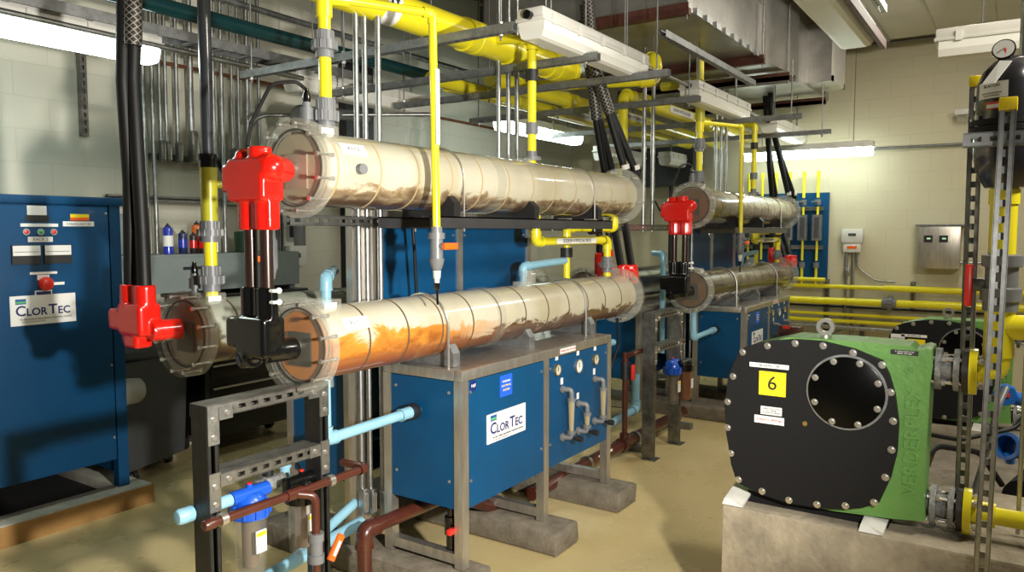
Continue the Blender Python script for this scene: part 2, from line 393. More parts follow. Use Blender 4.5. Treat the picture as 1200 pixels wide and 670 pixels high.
def strut_mb(p0, p1, open_dir, w=.041, h=.041, slots=True, pitch=.0508, mb=None):
    """slotted strut channel from p0 to p1; its lipped open side looks along open_dir, slots are real holes in the back web"""
    p0, p1 = V(p0), V(p1); d = (p1-p0); Ln = d.length; d.normalize(); o = V(open_dir).normalized(); s_ = d.cross(o).normalized()
    mx = Matrix(((d.x, s_.x, o.x, p0.x), (d.y, s_.y, o.y, p0.y), (d.z, s_.z, o.z, p0.z), (0,0,0,1)))
    mb = mb or MB(); t = .0028
    for sg in (-1, 1):
        mb.box(0, Ln, sg*w/2-t/2, sg*w/2+t/2, -h/2, h/2, mx=mx)
        mb.box(0, Ln, sg*w/2, sg*(w/2-.010), h/2-t, h/2, mx=mx)
        mb.box(0, Ln, sg*(w/2-.010), sg*(w/2-.010)-sg*t, h/2-.008, h/2, mx=mx)
    if slots:
        for sg in (-1, 1): mb.box(0, Ln, sg*w/2, sg*.0075, -h/2, -h/2+t, mx=mx)
        k = 0.0
        while k < Ln: mb.box(k, min(k+pitch-.029, Ln), -.0075, .0075, -h/2, -h/2+t, mx=mx); k += pitch
    else: mb.box(0, Ln, -w/2, w/2, -h/2, -h/2+t, mx=mx)
    return mb
AMB, KEY, AREA1, AREA2, EXPO = .06, 620, 110, 40, .03
# ------------------------------------------------------------------ room
def struct(name, mb, m): return mb.build(name, m, kind='structure', smooth=False)
struct('floor', MB().box(-3, 9.3, -4, 5.3, -.1, 0), 'floor')
struct('wall_left', MB().box(-3, 9.3, 5.15, 5.35, 0, 4.2), 'wallL')
struct('wall_back', MB().box(9.2, 9.4, -4, 5.35, 0, 4.2), 'wallB')
cb = MB().box(-3, 9.3, -4, 5.35, 4.2, 4.3)
x = -3
while x < 9.2: cb.box(x, x+.09, -4, 5.15, 4.16, 4.2); x += .18
struct('ceiling', cb, 'deck')

# ------------------------------------------------------------------ electrolyser tubes
def tube_cell(root_loc, contents, face, label, group, tag=None, rings0=.26, ringm='ring', npair=12, plate='gasket', detail=True):
    L_ = 2.75
    t = thing('electrolyzer_cell', label, 'electrolyzer', root_loc, group)
    c = V(root_loc)
    def P(x, y=0, z=0): return c + V((x, y, z))
    X = (1, 0, 0)
    MB().lathe(P(.055), X, [(0, .1385), (L_-.11, .1385)], 64).build('tube_body', contents, t)
    for k in range(npair):
        xx = rings0 + .222*k
        if xx > L_-.1: break
        MB().ring(P(xx), X, -.0045, .0045, .1375, .1395, 56).build('divider_ring', ringm, t)
    MB().ring(P(L_*.42), X, -.03, .03, .139, .148, 56).build('sleeve_coupling', 'clear', t)
    # near end: face, gasket, clear end plate, clear flange ring, bolts
    MB().lathe(P(.035), X, [(0, 0), (0, .128), (.018, .128)], 48).build('end_face', face, t)
    MB().box(c.x+.026, c.x+.034, c.y-.062, c.y+.055, c.z-.075, c.z+.05).build('terminal_plate', plate, t)
    MB().ring(P(.024), X, 0, .006, .136, .142, 56).build('gasket_ring', 'gasket', t)
    MB().lathe(P(0), X, [(0, 0), (0, .176), (.003, .18), (.025, .18), (.025, 0)], 56).build('end_plate', 'clear', t)
    MB().ring(P(.028), X, 0, .035, .139, .18, 56).build('flange', 'clearw', t)
    MB().ring(P(L_-.06), X, 0, .028, .139, .18, 56).build('flange', 'clearw', t)
    MB().lathe(P(L_-.03), X, [(0, 0), (0, .18), (.025, .18), (.025, 0)], 56).build('end_plate', 'clear', t)
    for k in range(12):
        a = 2*PI*(k+.5)/12; y, z = .16*math.cos(a), .16*math.sin(a)
        b = MB().cyl(P(-.010, y, z), P(.075, y, z), .0045, n=8).cyl(P(-.012, y, z), P(-.001, y, z), .0085, n=6).cyl(P(.064, y, z), P(.072, y, z), .0085, n=6)
        b.build('flange_bolt', 'steel', t)
        if k % 2 == 0: MB().cyl(P(L_-.07, y, z), P(L_+.01, y, z), .006, n=8).build('flange_bolt', 'steel', t)
    MB().lathe(P(-.06), X, [(0, .018), (.095, .018)], 16).build('terminal_stud', 'steel', t)
    if detail:
        MB().box(c.x+.10, c.x+.20, c.y-.05, c.y+.05, c.z+.10, c.z+.165, bev=.006).build('top_port_block', 'clearw', t)
        MB().box(c.x+.11, c.x+.17, c.y-.0525, c.y-.0505, c.z+.130, c.z+.152).build('port_label', 'white', t)
        MB().box(c.x+L_*.55, c.x+L_*.55+.07, c.y-.04, c.y+.04, c.z+.12, c.z+.155, bev=.006).build('top_port_block', 'clearw', t)
    if tag:
        a = math.radians(35); n_ = 8; mb = MB()
        pts = []
        for j in range(n_+1):
            aa = math.radians(22+j*2.6); pts.append(P(.14, -.1412*math.cos(aa), .1412*math.sin(aa)))
        for j in range(n_):
            vs = [mb.bm.verts.new(p) for p in (pts[j], pts[j]+V((.13,0,0)), pts[j+1]+V((.13,0,0)), pts[j+1])]; mb.bm.faces.new(vs)
        tg = mb.build('name_tag', 'white', t)
        tx = text(tag, .024, (0,0,0), '-Y', 'textgrey', t, 'tag_lettering', ext=.0004)
        aa = math.radians(22+4*2.6)
        tx.data.transform(Matrix.Translation(V((.205, -.1424*math.cos(aa), .1424*math.sin(aa)))) @ Matrix.Rotation(-aa, 4, 'X') @ Matrix.Translation(c-c) @ Matrix.Translation(V(root_loc)))
    return t
def boots_remesh(mb, vox=.006): return mb

Zl, Zu, Y1 = 1.18, 1.83, 2.2
R2 = V((3.75, -.10, -.03))       # second rack on this side, further along the room
gcell = 'clear electrolyzer tubes on the racks'
tube_cell((1.85, Y1, Zu), 'cell_up', 'face_cream', 'long clear tube with cream cells and brown silt, upper tube of the nearest rack', gcell, 'R2 C2', rings0=.11, ringm='tanring', plate='plate_tan')
tube_cell((1.85, Y1, Zl), 'cell_low', 'face_orange', 'long clear tube with rusty orange near end, lower tube of the nearest rack', gcell, 'R2 C1', rings0=.26)
tube_cell(V((1.85, Y1, Zu))+R2, 'cell_far_up', 'face_brown', 'dark brown stained clear tube, upper tube of the far rack', gcell, rings0=.11, ringm='ring')
tube_cell(V((1.85, Y1, Zl))+R2, 'cell_far_low', 'face_brown', 'dark brown clear tube resting on the far blue cabinet, lower tube of the far rack', gcell, rings0=.2)
tube_cell((1.83, 2.88, Zl-.005), 'cell_back', 'face_tan', 'milky grey tube behind the nearest tube, its end beside the left red boot', gcell, rings0=.2)
tube_cell((5.45, 2.95, 1.13), 'cell_dark', 'face_brown', 'black looking tube behind the far rack, glimpsed between the racks', gcell, rings0=.2, detail=False)

t = thing('tube_plug', 'round grey plug on the side of the nearest upper tube', 'plug', (2.06,2.06,1.83))
MB().box(2.0,2.13,2.062,2.075,1.79,1.87,bev=.004).build('clear_pad','clear',t); MB().cyl((2.065,2.07,1.832),(2.06,2.035,1.832),.020,n=10).build('plug_head','greypvc',t)
# ------------------------------------------------------------------ blue skid cabinets
def logo_sign(parent, cx, cz, w, h, y, face='-Y', d=.004):
    """white framed sign: small blue and green emblem, big small-caps word, two fine lines"""
    k = w/.32
    sg = MB().box(cx-w/2, cx+w/2, y-d, y, cz-h/2, cz+h/2).build('name_sign', 'white', parent)
    e = MB(); 
    MB().box(cx-.135*k, cx-.085*k, y-d-.0008, y-d, cz+.033*k, cz+.060*k).build('emblem', 'logoblue', sg)
    MB().box(cx-.133*k, cx-.087*k, y-d-.0014, y-d, cz+.038*k, cz+.048*k).build('emblem_band', 'signgreen', sg)
    yy = y-d-.0005
    xx = cx-.135*k
    for s_, sz in (('C', .073), ('LOR', .054), ('T', .073), ('EC', .054)):
        o_ = text(s_, sz*k, (0, yy, cz+(-.004 if sz > .06 else -.0107)*k), '-Y', 'textblue', sg, 'sign_lettering', align='LEFT', sx=.98, bold=.0012)
        a_ = min(v.co.x for v in o_.data.vertices); b_ = max(v.co.x for v in o_.data.vertices); rx = rootof(sg).location.x
        o_.data.transform(Matrix.Translation((xx-rx-a_, 0, 0))); xx += b_-a_+.005*k
    text('On-Site Sodium Hypochlorite Generation Systems', .0125*k, (cx+.01*k, yy, cz-.045*k), '-Y', 'textblack', sg, 'sign_lettering')
    text('For service call your local representative', .007*k, (cx-.05*k, yy, cz-.058*k), '-Y', 'textgrey', sg, 'sign_lettering')
    return sg
def skid(x0, yf, sgn, label, rich=True, dz=0, group='blue skid cabinets under the tubes'):
    """sgn=+1 : front faces -Y ; sgn=-1 : back to back twin"""
    D = .46*sgn; yb = yf + D; xs = (x0, x0+.68, x0+1.39); w = .046
    t = thing('skid_cabinet', label, 'skid cabinet', (x0+.7, (yf+yb)/2, .12+dz), group)
    ya, yc = min(yf, yb), max(yf, yb); top = 1.0+dz; base = .12+dz
    for xx in xs:
        for y in (ya, yc-w): MB().box(xx, xx+w, y, y+w, base, top-w).build('leg', 'stainless', t)
        MB().box(xx, xx+w, ya+w, yc-w, base+.02, base+.065).build('base_rail', 'stainless', t)
    f = MB()
    for y in (ya, yc-w): f.box(x0, xs[2]+w, y, y+w, top-w, top, bev=.003)
    for xx in xs: f.box(xx, xx+w, ya+w, yc-w, top-w, top, bev=.003)
    f.build('top_frame', 'stainless', t)
    MB().box(x0+.03, xs[2]+w-.03, ya+.03, yc-.03, top-.006, top-.001).build('top_sheet', 'stainless', t)
    pz0, pz1 = .385+dz, top-w-.004
    yp0, yp1 = (yf+.004, yf+.016) if sgn > 0 else (yf-.016, yf-.004)
    pa = MB().box(x0+w+.002, xs[1]-.002, yp0, yp1, pz0, pz1).build('side_panel', 'blue', t)
    pb = MB().box(xs[1]+w+.002, xs[2]-.002, yp0, yp1, pz0, pz1).build('gauge_panel', 'blue', t)
    e1 = MB().box(x0+.004, x0+.016, ya+w+.002, yc-w-.002, pz0, pz1).build('end_panel', 'blue', t)
    MB().box(xs[2]+w-.016, xs[2]+w-.004, ya+w+.002, yc-w-.002, pz0, pz1).build('end_panel', 'blue', t)
    MB().box(x0+w, xs[2], ya+w, yc-w, pz0+.005, pz0+.012).build('bottom_sheet', 'blue', t)
    if sgn > 0:
        for (a, b, par) in ((x0+w, xs[1], pa), (xs[1]+w, xs[2], pb)):
            for xx in (a+.02, b-.02):
                for z in (pz0+.12, pz1-.05): MB().lathe((xx, yp0+.001, z), (0,-1,0), [(0, .008), (.004, .007), (.005, 0)], 10).build('panel_screw', 'steel', par)
        for y in (ya+w+.03, yc-w-.03):
            for z in (pz0+.12, pz1-.05): MB().lathe((x0+.005, y, z), (-1,0,0), [(0, .008), (.004, .007), (.005, 0)], 10).build('panel_screw', 'steel', e1)
        logo_sign(pa, x0+.345, .705+dz, .32, .135, yp0)
        pl = MB().box(x0+.29, x0+.39, yp0-.003, yp0, .835+dz, .935+dz).build('rating_plate', 'signblue', pa)
        for i, l_ in enumerate(('WARNING', 'ELECTRICAL', 'HAZARD')): text(l_, .014, (x0+.34, yp0-.0034, .905+dz-.02*i), '-Y', 'white' if i == 0 else 'yellowcap', pl, 'plate_lettering')
        bd = MB().lathe((x0+.085, yp0, .925+dz), (0,-1,0), [(0, .026), (.002, .026)], 6).build('certification_badge', 'textblue', pa)
        text('NSF', .02, (x0+.085, yp0-.0025, .925+dz), '-Y', 'white', bd, 'badge_lettering')
        MB().box(xs[1]+.16, xs[1]+.32, yf-.002, yf, top-.036, top-.010).build('warning_label', 'white', t)
        text('DANGER HIGH VOLTAGE', .0135, (xs[1]+.24, yf-.0024, top-.023), '-Y', 'textred', t, 'warning_lettering')
        gx = xs[1]
        for (dx, z, mm, rr) in ((.128, .885, 'dial', .026), (.355, .872, 'dialw', .034), (.555, .880, 'dial', .026)):
            g = MB().lathe((gx+dx, yp0, z+dz), (0,-1,0), [(0, rr*1.1), (.012, rr*1.15), (.014, rr), (.008, rr*.95)], 28).build('gauge', 'steel' if mm == 'dialw' else 'brass', pb)
            MB().lathe((gx+dx, yp0-.0085, z+dz), (0,-1,0), [(0, rr*.95), (.002, rr*.95)], 28).build('gauge_dial', mm, g)
            MB().box(gx+dx-.002, gx+dx+.002, yp0-.0125, yp0-.011, z+dz-rr*.2, z+dz+rr*.7).build('gauge_needle', 'textblack', g)
            MB().box(gx+dx-.013, gx+dx+.013, yp0-.002, yp0, z+dz+rr+.025, z+dz+rr+.055).build('gauge_label', 'white', pb)
        for (dx, z1, z0_) in ((.20, .765, .52), (.375, .655, .515), (.565, .76, .53)):
            xx = gx+dx; yy = yp0-.05
            r_ = MB().sweep([(xx-.02, yp0, z1+dz+.01), (xx, yy, z1+dz+.01), (xx, yy, z1+dz-.035)], .013, fil=.02).cyl((xx, yy, z1+dz-.05), (xx, yy, z1+dz-.035), .023).cyl((xx-.02, yp0-.002, z1+dz+.01), (xx-.02, yp0-.014, z1+dz+.01), .019)
            r_ = r_.build('flow_meter_top', 'greypvc', pb)
            MB().cyl((xx, yy, z0_+dz+.02), (xx, yy, z0_+dz+.035), .023).sweep([(xx, yy, z0_+dz+.03), (xx, yy, z0_+dz), (xx-.02, yp0, z0_+dz)], .014, fil=.02).cyl((xx-.02, yp0-.002, z0_+dz), (xx-.02, yp0-.014, z0_+dz), .021).build('flow_meter_base', 'greypvc', pb)
            MB().lathe((xx, yy, z0_+dz+.035), (0,0,1), [(0, .012), (z1-z0_-.085, .018)], 16).build('flow_tube', 'glass', r_)
            MB().cyl((xx, yy, z0_+dz+.035), (xx, yy, z1+dz-.05), .0045, n=8).build('float_rod', 'brass', r_)
            MB().cyl((xx, yy-.012, z0_+dz), (xx, yy-.04, z0_+dz), .008, n=10).cyl((xx, yy-.035, z0_+dz), (xx, yy-.065, z0_+dz), .016, n=12).build('valve_knob', 'black', r_)
            MB().box(xx-.03, xx-.006, yp0-.002, yp0, z1+dz+.035, z1+dz+.07).build('meter_label', 'white', pb)
    return t
sk = skid(2.56, 1.965, 1, 'blue panelled stainless cabinet with sign and gauges under the nearest rusty tube')
skid(2.56+R2.x, 1.965+R2.y, 1, 'smaller looking blue cabinet with sign behind the green pump, under the far tubes', dz=R2.z)
skid(2.56, 3.10, -1, 'plain blue panelled cabinet standing back to back behind the nearest cabinet', rich=False)
skid(2.56+R2.x-.5, 3.05, -1, 'plain blue cabinet in shadow behind the far rack of tubes', rich=False, dz=R2.z)
# concrete footings
def footing(x, y0, y1, label):
    mb = MB().box(x-.11, x+.13, y0, y1, 0, .118, bev=.018)
    for v in mb.bm.verts: v.co += V((random.uniform(-.004,.004), random.uniform(-.006,.006), random.uniform(-.002,0)))
    mb.build('concrete_footing', 'concretedk', label=label, cat='footing', group='concrete footings under the cabinets')
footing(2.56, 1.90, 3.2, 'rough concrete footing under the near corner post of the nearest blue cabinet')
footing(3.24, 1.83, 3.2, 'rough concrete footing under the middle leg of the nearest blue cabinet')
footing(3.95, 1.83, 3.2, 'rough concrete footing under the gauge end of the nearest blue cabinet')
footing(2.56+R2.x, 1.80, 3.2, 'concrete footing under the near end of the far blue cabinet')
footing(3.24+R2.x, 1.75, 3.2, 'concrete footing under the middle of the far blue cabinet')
# tall back panels between the rows
def back_screen(off, label):
    off = V(off); x0, x1, x2 = 2.60+off.x, 3.23+off.x, 3.92+off.x; y = 2.50+off.y
    t = thing('panel_screen', label, 'panel screen', (x0, y, .99+off.z), 'upright blue panels behind the tubes')
    for xx in (x0-.02, x1, x2): MB().box(xx, xx+.04, y, y+.04, 1.0+off.z, 1.66+off.z).build('post', 'stainless', t)
    MB().box(x0-.02, x2+.04, y, y+.04, 1.66+off.z, 1.70+off.z).build('top_rail', 'stainless', t)
    for a, b in ((x0+.02, x1), (x1+.04, x2)):
        p = MB().box(a, b, y+.01, y+.02, 1.0+off.z, 1.66+off.z).build('panel', 'blue', t)
        for xx in (a+.03, b-.03):
            for z in (1.08, 1.58): MB().lathe((xx, y+.01, z+off.z), (0,-1,0), [(0, .008), (.004, .006), (.005, 0)], 10).build('panel_screw', 'steel', p)
back_screen((0,0,0), 'pair of glossy blue panels in steel frame behind the nearest tubes')
back_screen(R2, 'pair of blue panels in steel frame behind the far tubes')

# ------------------------------------------------------------------ tube supports
def rail_set(off, label):
    off = V(off); x0, x1 = 2.9, 4.15
    t = thing('support_rail', label, 'support rail', V((3.3, 2.07, 1.63))+off, 'dark rails carrying the upper tubes')
    for y in (2.04, 2.33):
        mb = MB().box(2.45+off.x, x1+off.x, y+off.y, y+.006+off.y, 1.615+off.z, 1.665+off.z).box(2.45+off.x, x1+off.x, y+off.y, y+.05+off.y, 1.659+off.z, 1.665+off.z)
        mb.build('angle_bar', 'angle', t)
    for xx in (2.62, 3.28, 3.98):
        pts = [(xx, -.17), (xx, .17)]
        prof = [(-.15, 0), (.15, 0), (.15, .06)] + [(.14*math.sin(a), .172-.14*math.cos(a)) for a in [math.radians(q) for q in range(55, -56, -10)]] + [(-.15, .06)]
        MB().prism([(xx+off.x, Y1+off.y+p, 1.666+off.z+q-.0) for p, q in prof], (.045, 0, 0)).build('saddle', 'black', t, smooth=False)
    for xx in (3.95, 2.7):
        pts = [(xx+off.x, Y1+off.y-.143, 1.60+off.z)] + [(xx+off.x, Y1+off.y-.143*math.cos(a), Zu+off.z+.143*math.sin(a)) for a in [PI*k/16 for k in range(17)]] + [(xx+off.x, Y1+off.y+.143, 1.60+off.z)]
        MB().sweep(pts, .0045, n=8).build('u_bolt', 'steel', t)
    for xx in (3.6, 3.9): MB().box(xx+off.x, xx+.05+off.x, 2.04+off.y, 2.10+off.y, 1.66+off.z, 1.672+off.z).build('splice_plate', 'steel', t)
rail_set((0,0,0), 'dark angle rails with saddles carrying the nearest upper tube')
rail_set(R2, 'dark angle rails with saddles carrying the far upper tube')
def low_support(off, label):
    off = V(off)
    t = thing('tube_saddle', label, 'saddle bracket', V((3.2, Y1, 1.0))+off, 'saddles carrying the lower tubes')
    for xx in (2.62, 3.25, 3.92):
        prof = [(-.14, 0), (.14, 0), (.14, .06)] + [(.14*math.sin(a), .18-.141*math.cos(a)) for a in [math.radians(q) for q in range(55, -56, -10)]] + [(-.14, .06)]
        MB().prism([(xx+off.x, Y1+off.y+p, 1.001+off.z+q) for p, q in prof], (.05, 0, 0)).build('saddle', 'galvdark', t, smooth=False)
    for xx in (2.58, 3.85):
        pts = [(xx+off.x, Y1+off.y-.145, 1.0+off.z)] + [(xx+off.x, Y1+off.y-.145*math.cos(a), Zl+off.z+.145*math.sin(a)) for a in [PI*k/16 for k in range(17)]] + [(xx+off.x, Y1+off.y+.145, 1.0+off.z)]
        MB().sweep(pts, .006, n=8).build('u_bolt', 'steel', t)
low_support((0,0,0), 'grey saddles and steel hoops clamping the nearest rusty tube to its cabinet')
low_support(R2, 'grey saddles and steel hoops clamping the far lower tube to its cabinet')
for (x0, x1, y, z, lab) in ((2.02, 2.95, 2.42, 1.645, 'galvanised strut rail at eye level behind the red boot and yellow drop pipe'),
                            (4.3, 6.1, 2.35, 1.63, 'galvanised strut rail bridging the gap between the two racks')):
    strut_mb((x0, y, z), (x1, y, z), (0,0,-1) if 0 else (0,1,0), slots=True).build('strut_rail', 'galv', label=lab, cat='strut rail', smooth=False)
# tall column beside the end panel
strut_mb((2.54, 2.56, 0.02), (2.54, 2.56, 1.75), (0,1,0), w=.10, h=.04, slots=False).build('steel_column', 'stainless', label='tall flat steel column between the nearest cabinet and the conduits', cat='column', smooth=False)

# ------------------------------------------------------------------ red and black boots with their bars
def blob(parts_fn, name, m, parent, vox=.006):
    mb = MB(); parts_fn(mb); return mb.build(name, m, parent, remesh=vox)
def boot_up(mb, c):
    x, y, z = c
    mb.box(x-.05, x+.05, y-.085, y+.115, z-.115, z+.035, bev=.012)
    mb.box(x-.05, x+.03, y+.05, y+.145, z-.085, z+.02, bev=.015)
    mb.cyl((x, y-.015, z+.0), (x, y-.015, z+.075), .042); mb.sphere((x, y+.065, z+.035), .04)
    mb.cyl((x-.02, y-.085, z+.0), (x+.10, y-.015, z+.0), .048); mb.sphere((x-.005, y-.08, z), .048)
    mb.cyl((x, y+.045, z-.09), (x, y+.045, z-.215), .040); mb.cyl((x, y-.040, z-.09), (x, y-.040, z-.215), .040)
    mb.box(x-.026, x+.026, y-.088, y+.088, z-.215, z-.10, bev=.006)
def boot_low(mb, c):
    x, y, z = c
    mb.box(x-.05, x+.05, y-.085, y+.075, z-.03, z+.115, bev=.012)
    mb.box(x-.05, x+.035, y+.05, y+.13, z+.0, z+.11, bev=.012)
    mb.cyl((x, y+.045, z+.09), (x, y+.045, z+.22), .034); mb.cyl((x, y-.04, z+.09), (x, y-.04, z+.22), .034)
    mb.box(x-.018, x+.018, y-.09, y+.07, z+.10, z+.215)
    mb.cyl((x-.01, y-.04, z-.01), (x+.11, y-.06, z-.01), .042); mb.sphere((x-.01, y+.03, z-.03), .045)
    mb.cyl((x-.045, y+.05, z-.04), (x+.03, y+.05, z-.04), .034)
def conn(off, label):
    """red boot on the upper tube, two dark bars, black boot on the lower tube"""
    off = V(off); x = 1.74
    t = thing('electrode_jumper', label, 'bus connector', V((x, 2.22, 1.13))+off, 'red and black booted connectors at the tube ends')
    blob(lambda mb: boot_up(mb, (x+off.x, 2.235+off.y, 1.82+off.z)), 'upper_boot', 'red', t, .007)
    for dy in (.045, -.04):
        MB().cyl((x+off.x, 2.235+dy+off.y, 1.33+off.z), (x+off.x, 2.235+dy+off.y, 1.66+off.z), .0225).build('bus_bar', 'jumperbar', t)
    blob(lambda mb: boot_low(mb, (x+off.x, 2.245+off.y, 1.185+off.z)), 'lower_boot', 'blackg', t, .007)
    for z in (1.395, 1.355):
        b = MB(); b.sweep([(x-.02+off.x, 2.155+off.y, z+off.z), (x-.02+off.x, 2.14+off.y, z+off.z), (x+.0+off.x, 2.135+off.y, z+off.z)], .006, n=8).sphere((x-.0+off.x, 2.135+off.y, z+off.z), .011)
        b.build('cable_tie', 'white', t)
    return t
M['jumperbar'] = mat('black_copper_bar', (.035,.017,.012), .3, .3, var=.3, scale=12, coat=.3)
conn((0,0,0), 'large red boot joined by two dark bars to black boot at the nearest tube ends')
conn(R2, 'small red boot above two dark bars and black boot at the far tube ends')
# red boot on the back tube with braided pair of cables
t = thing('booted_cable_pair', 'two thick black cables in braided sleeve dropping to red boot beside the left cabinet', 'cable', (1.72, 3.0, 1.14), 'thick booted power cables')
def rb3(mb):
    x, y, z = 1.72, 2.97, 1.235
    mb.box(x-.05, x+.05, y-.08, y+.09, z-.055, z+.075, bev=.015); mb.box(x-.05, x+.04, y+.05, y+.16, z-.04, z+.05, bev=.015)
    mb.cyl((x, y+.06, z+.05), (x, y+.06, z+.15), .042); mb.cyl((x, y-.04, z+.05), (x, y-.04, z+.15), .042); mb.box(x-.02, x+.02, y-.08, y+.09, z+.05, z+.15, bev=.005)
    mb.cyl((x, y-.07, z-.035), (x+.12, y-.09, z-.035), .043); mb.box(x-.04, x+.04, y-.03, y+.07, z-.11, z-.04, bev=.015); mb.sphere((x, y+.06, z-.07), .04)
blob(rb3, 'boot', 'red', t, .007)
MB().sweep([(1.72, 3.03, 1.36), (1.72, 3.01, 1.8), (1.69, 2.98, 2.2), (1.70, 2.96, 2.65), (1.72, 2.95, 3.2)], .027, n=16, fil=.3).build('cable', 'cable', t)
MB().sweep([(1.72, 2.93, 1.36), (1.73, 2.95, 1.6), (1.72, 2.96, 2.2), (1.73, 2.93, 2.65), (1.75, 2.90, 3.2)], .027, n=16, fil=.3).build('cable', 'cable', t)
for yy in (2.98, 2.935): MB().sweep([(1.71, yy, 2.33), (1.715, yy-.01, 2.65), (1.735, yy-.02, 3.2)], .034, n=18).build('braided_sleeve', 'braid', t)
# far-end cable pair on the near rack
def far_cables(off, label, which, braided=True):
    zt = 3.1 if braided else 3.01
    off = V(off)
    t = thing('booted_cable_pair', label, 'cable', V((4.66, 2.2, 1.3))+off, 'thick booted power cables')
    def S(pts, r, nm, m, **k): MB().sweep([V(p)+off for p in pts], r, n=14, **k).build(nm, m, t)
    S([(4.555,2.455,3.1), (4.575,2.425,2.7), (4.66,2.42,2.35), (4.80,2.42,2.0), (4.88,2.40,1.7), (4.70,2.24,1.34)], .026, 'cable', 'cable', fil=.3)
    S([(4.575,2.455,3.1), (4.595,2.425,2.7), (4.69,2.41,2.35), (4.88,2.40,2.0), (4.98,2.36,1.7), (4.78,2.20,1.34)], .026, 'cable', 'cable', fil=.3)
    S([(4.565,2.455,3.1), (4.585,2.425,2.7), (4.67,2.42,2.36)], .043, 'braided_sleeve', 'braid', fil=.3)
    def bt(mb):
        x, y, z = 4.66+off.x, 2.17+off.y, 1.27+off.z
        mb.box(x-.07, x+.05, y-.06, y+.06, z-.02, z+.07, bev=.015); mb.cyl((x-.05, y+.0, z), (x-.06, y+.02, z+.11), .038); mb.cyl((x+.02, y-.02, z), (x+.01, y-.02, z+.11), .038)
    blob(bt, 'boot', 'red', t, .009)
    u = thing('booted_cable_pair', 'black cable pair ending in white ties at the upper right tube end, '+which, 'cable', V((4.63, 2.2, 1.9))+off, 'thick booted power cables')
    MB().sweep([V(p)+off for p in [(4.40,2.36,3.1), (4.44,2.33,2.67), (4.575,2.285,2.38), (4.72,2.22,1.98)]], .026, n=14, fil=.3).build('cable', 'cable', u)
    MB().sweep([V(p)+off for p in [(4.42,2.36,3.1), (4.46,2.33,2.67), (4.60,2.275,2.38), (4.80,2.18,1.98)]], .026, n=14, fil=.3).build('cable', 'cable', u)
    MB().sweep([V(p)+off for p in [(4.41,2.36,3.1), (4.45,2.33,2.67), (4.58,2.28,2.38)]], .038, n=14, fil=.3).build('braided_sleeve', 'braid', u)
    for (px_, py_) in ((4.72, 2.22), (4.80, 2.18)): MB().cyl(V((px_-.022, py_+.006, 2.05))+off, V((px_-.012, py_+.003, 2.02))+off, .03).build('white_tie', 'whitep', u)
    for (px_, py_) in ((4.72, 2.22), (4.80, 2.18)): MB().cyl(V((px_, py_, 1.99))+off, V((px_-.01, py_, 1.90))+off, .024).build('lug', 'blackg', u)
    def bt2(mb):
        x, y, z = 4.60+off.x, 2.30+off.y, 1.36+off.z
        mb.box(x-.06, x+.03, y-.05, y+.05, z-.08, z+.03, bev=.012); mb.cyl((x+.02, y, z), (x+.02, y, z+.12), .032); mb.cyl((x+.02, y+.07, z-.05), (x+.02, y+.07, z+.10), .032)
    b2 = thing('booted_cable_pair', 'black cable pair in an upright red boot, second from the tube end, '+which, 'cable', V((4.62, 2.35, 1.3))+off, 'thick booted power cables')
    blob(bt2, 'boot', 'red', b2, .009)
    for dy in (0, .07): MB().cyl(V((4.62,2.30+dy,1.46))+off, V((4.62,2.30+dy,1.95))+off, .022).build('cable', 'cable', b2)
    if not braided:
        for q in (t, u):
            for ch in list(q.children):
                if ch.name.startswith('braided'): bpy.data.objects.remove(ch)
far_cables((0,0,0), 'black braided cable pair dropping to the lower right tube end, nearest rack', 'nearest rack')
far_cables(R2+V((-.02,-.05,0)), 'black cable pair curving down to the lower right tube end, far rack', 'far rack', False)

# ------------------------------------------------------------------ small instrument fittings on the tube tops
def sensor(off, label, y=Y1, z=Zu, cable=True):
    t = thing('sensor_fitting', label, 'sensor', V((1.965, y, z+.14))+V(off), 'sensors on the tube tops')
    p = V((1.965, y+.03, z+.155))+V(off)
    MB().lathe(p, (0,0,1), [(0,.014), (.03,.014), (.03,.024), (.075,.024), (.075,.017), (.095,.017)], 16).build('sensor_body', 'greypvc', t)
    MB().lathe(p+V((0,0,.095)), (0,0,1), [(0,.014), (.02,.016), (.04,.009), (.05,.009)], 12).build('sensor_plug', 'blackg', t)
    if cable: MB().sweep([p+V((0,0,.14)), p+V((-.03,.02,.17)), p+V((-.12,.05,.15)), p+V((-.19,.08,.0)), p+V((-.21,.10,-.17)), p+V((-.24,.15,-.22)), p+V((-.25,.2,-.12))], .007, n=8, fil=.06).build('sensor_cable', 'cable', t)
sensor((0,0,0), 'grey sensor with looping black cable on top of the nearest upper tube')
sensor(R2, 'small sensor with looping black cable on top of the far upper tube')
sensor((0,0,0), 'grey sensor on top of the milky tube behind the red boot', y=2.93, z=Zl-.01, cable=False)

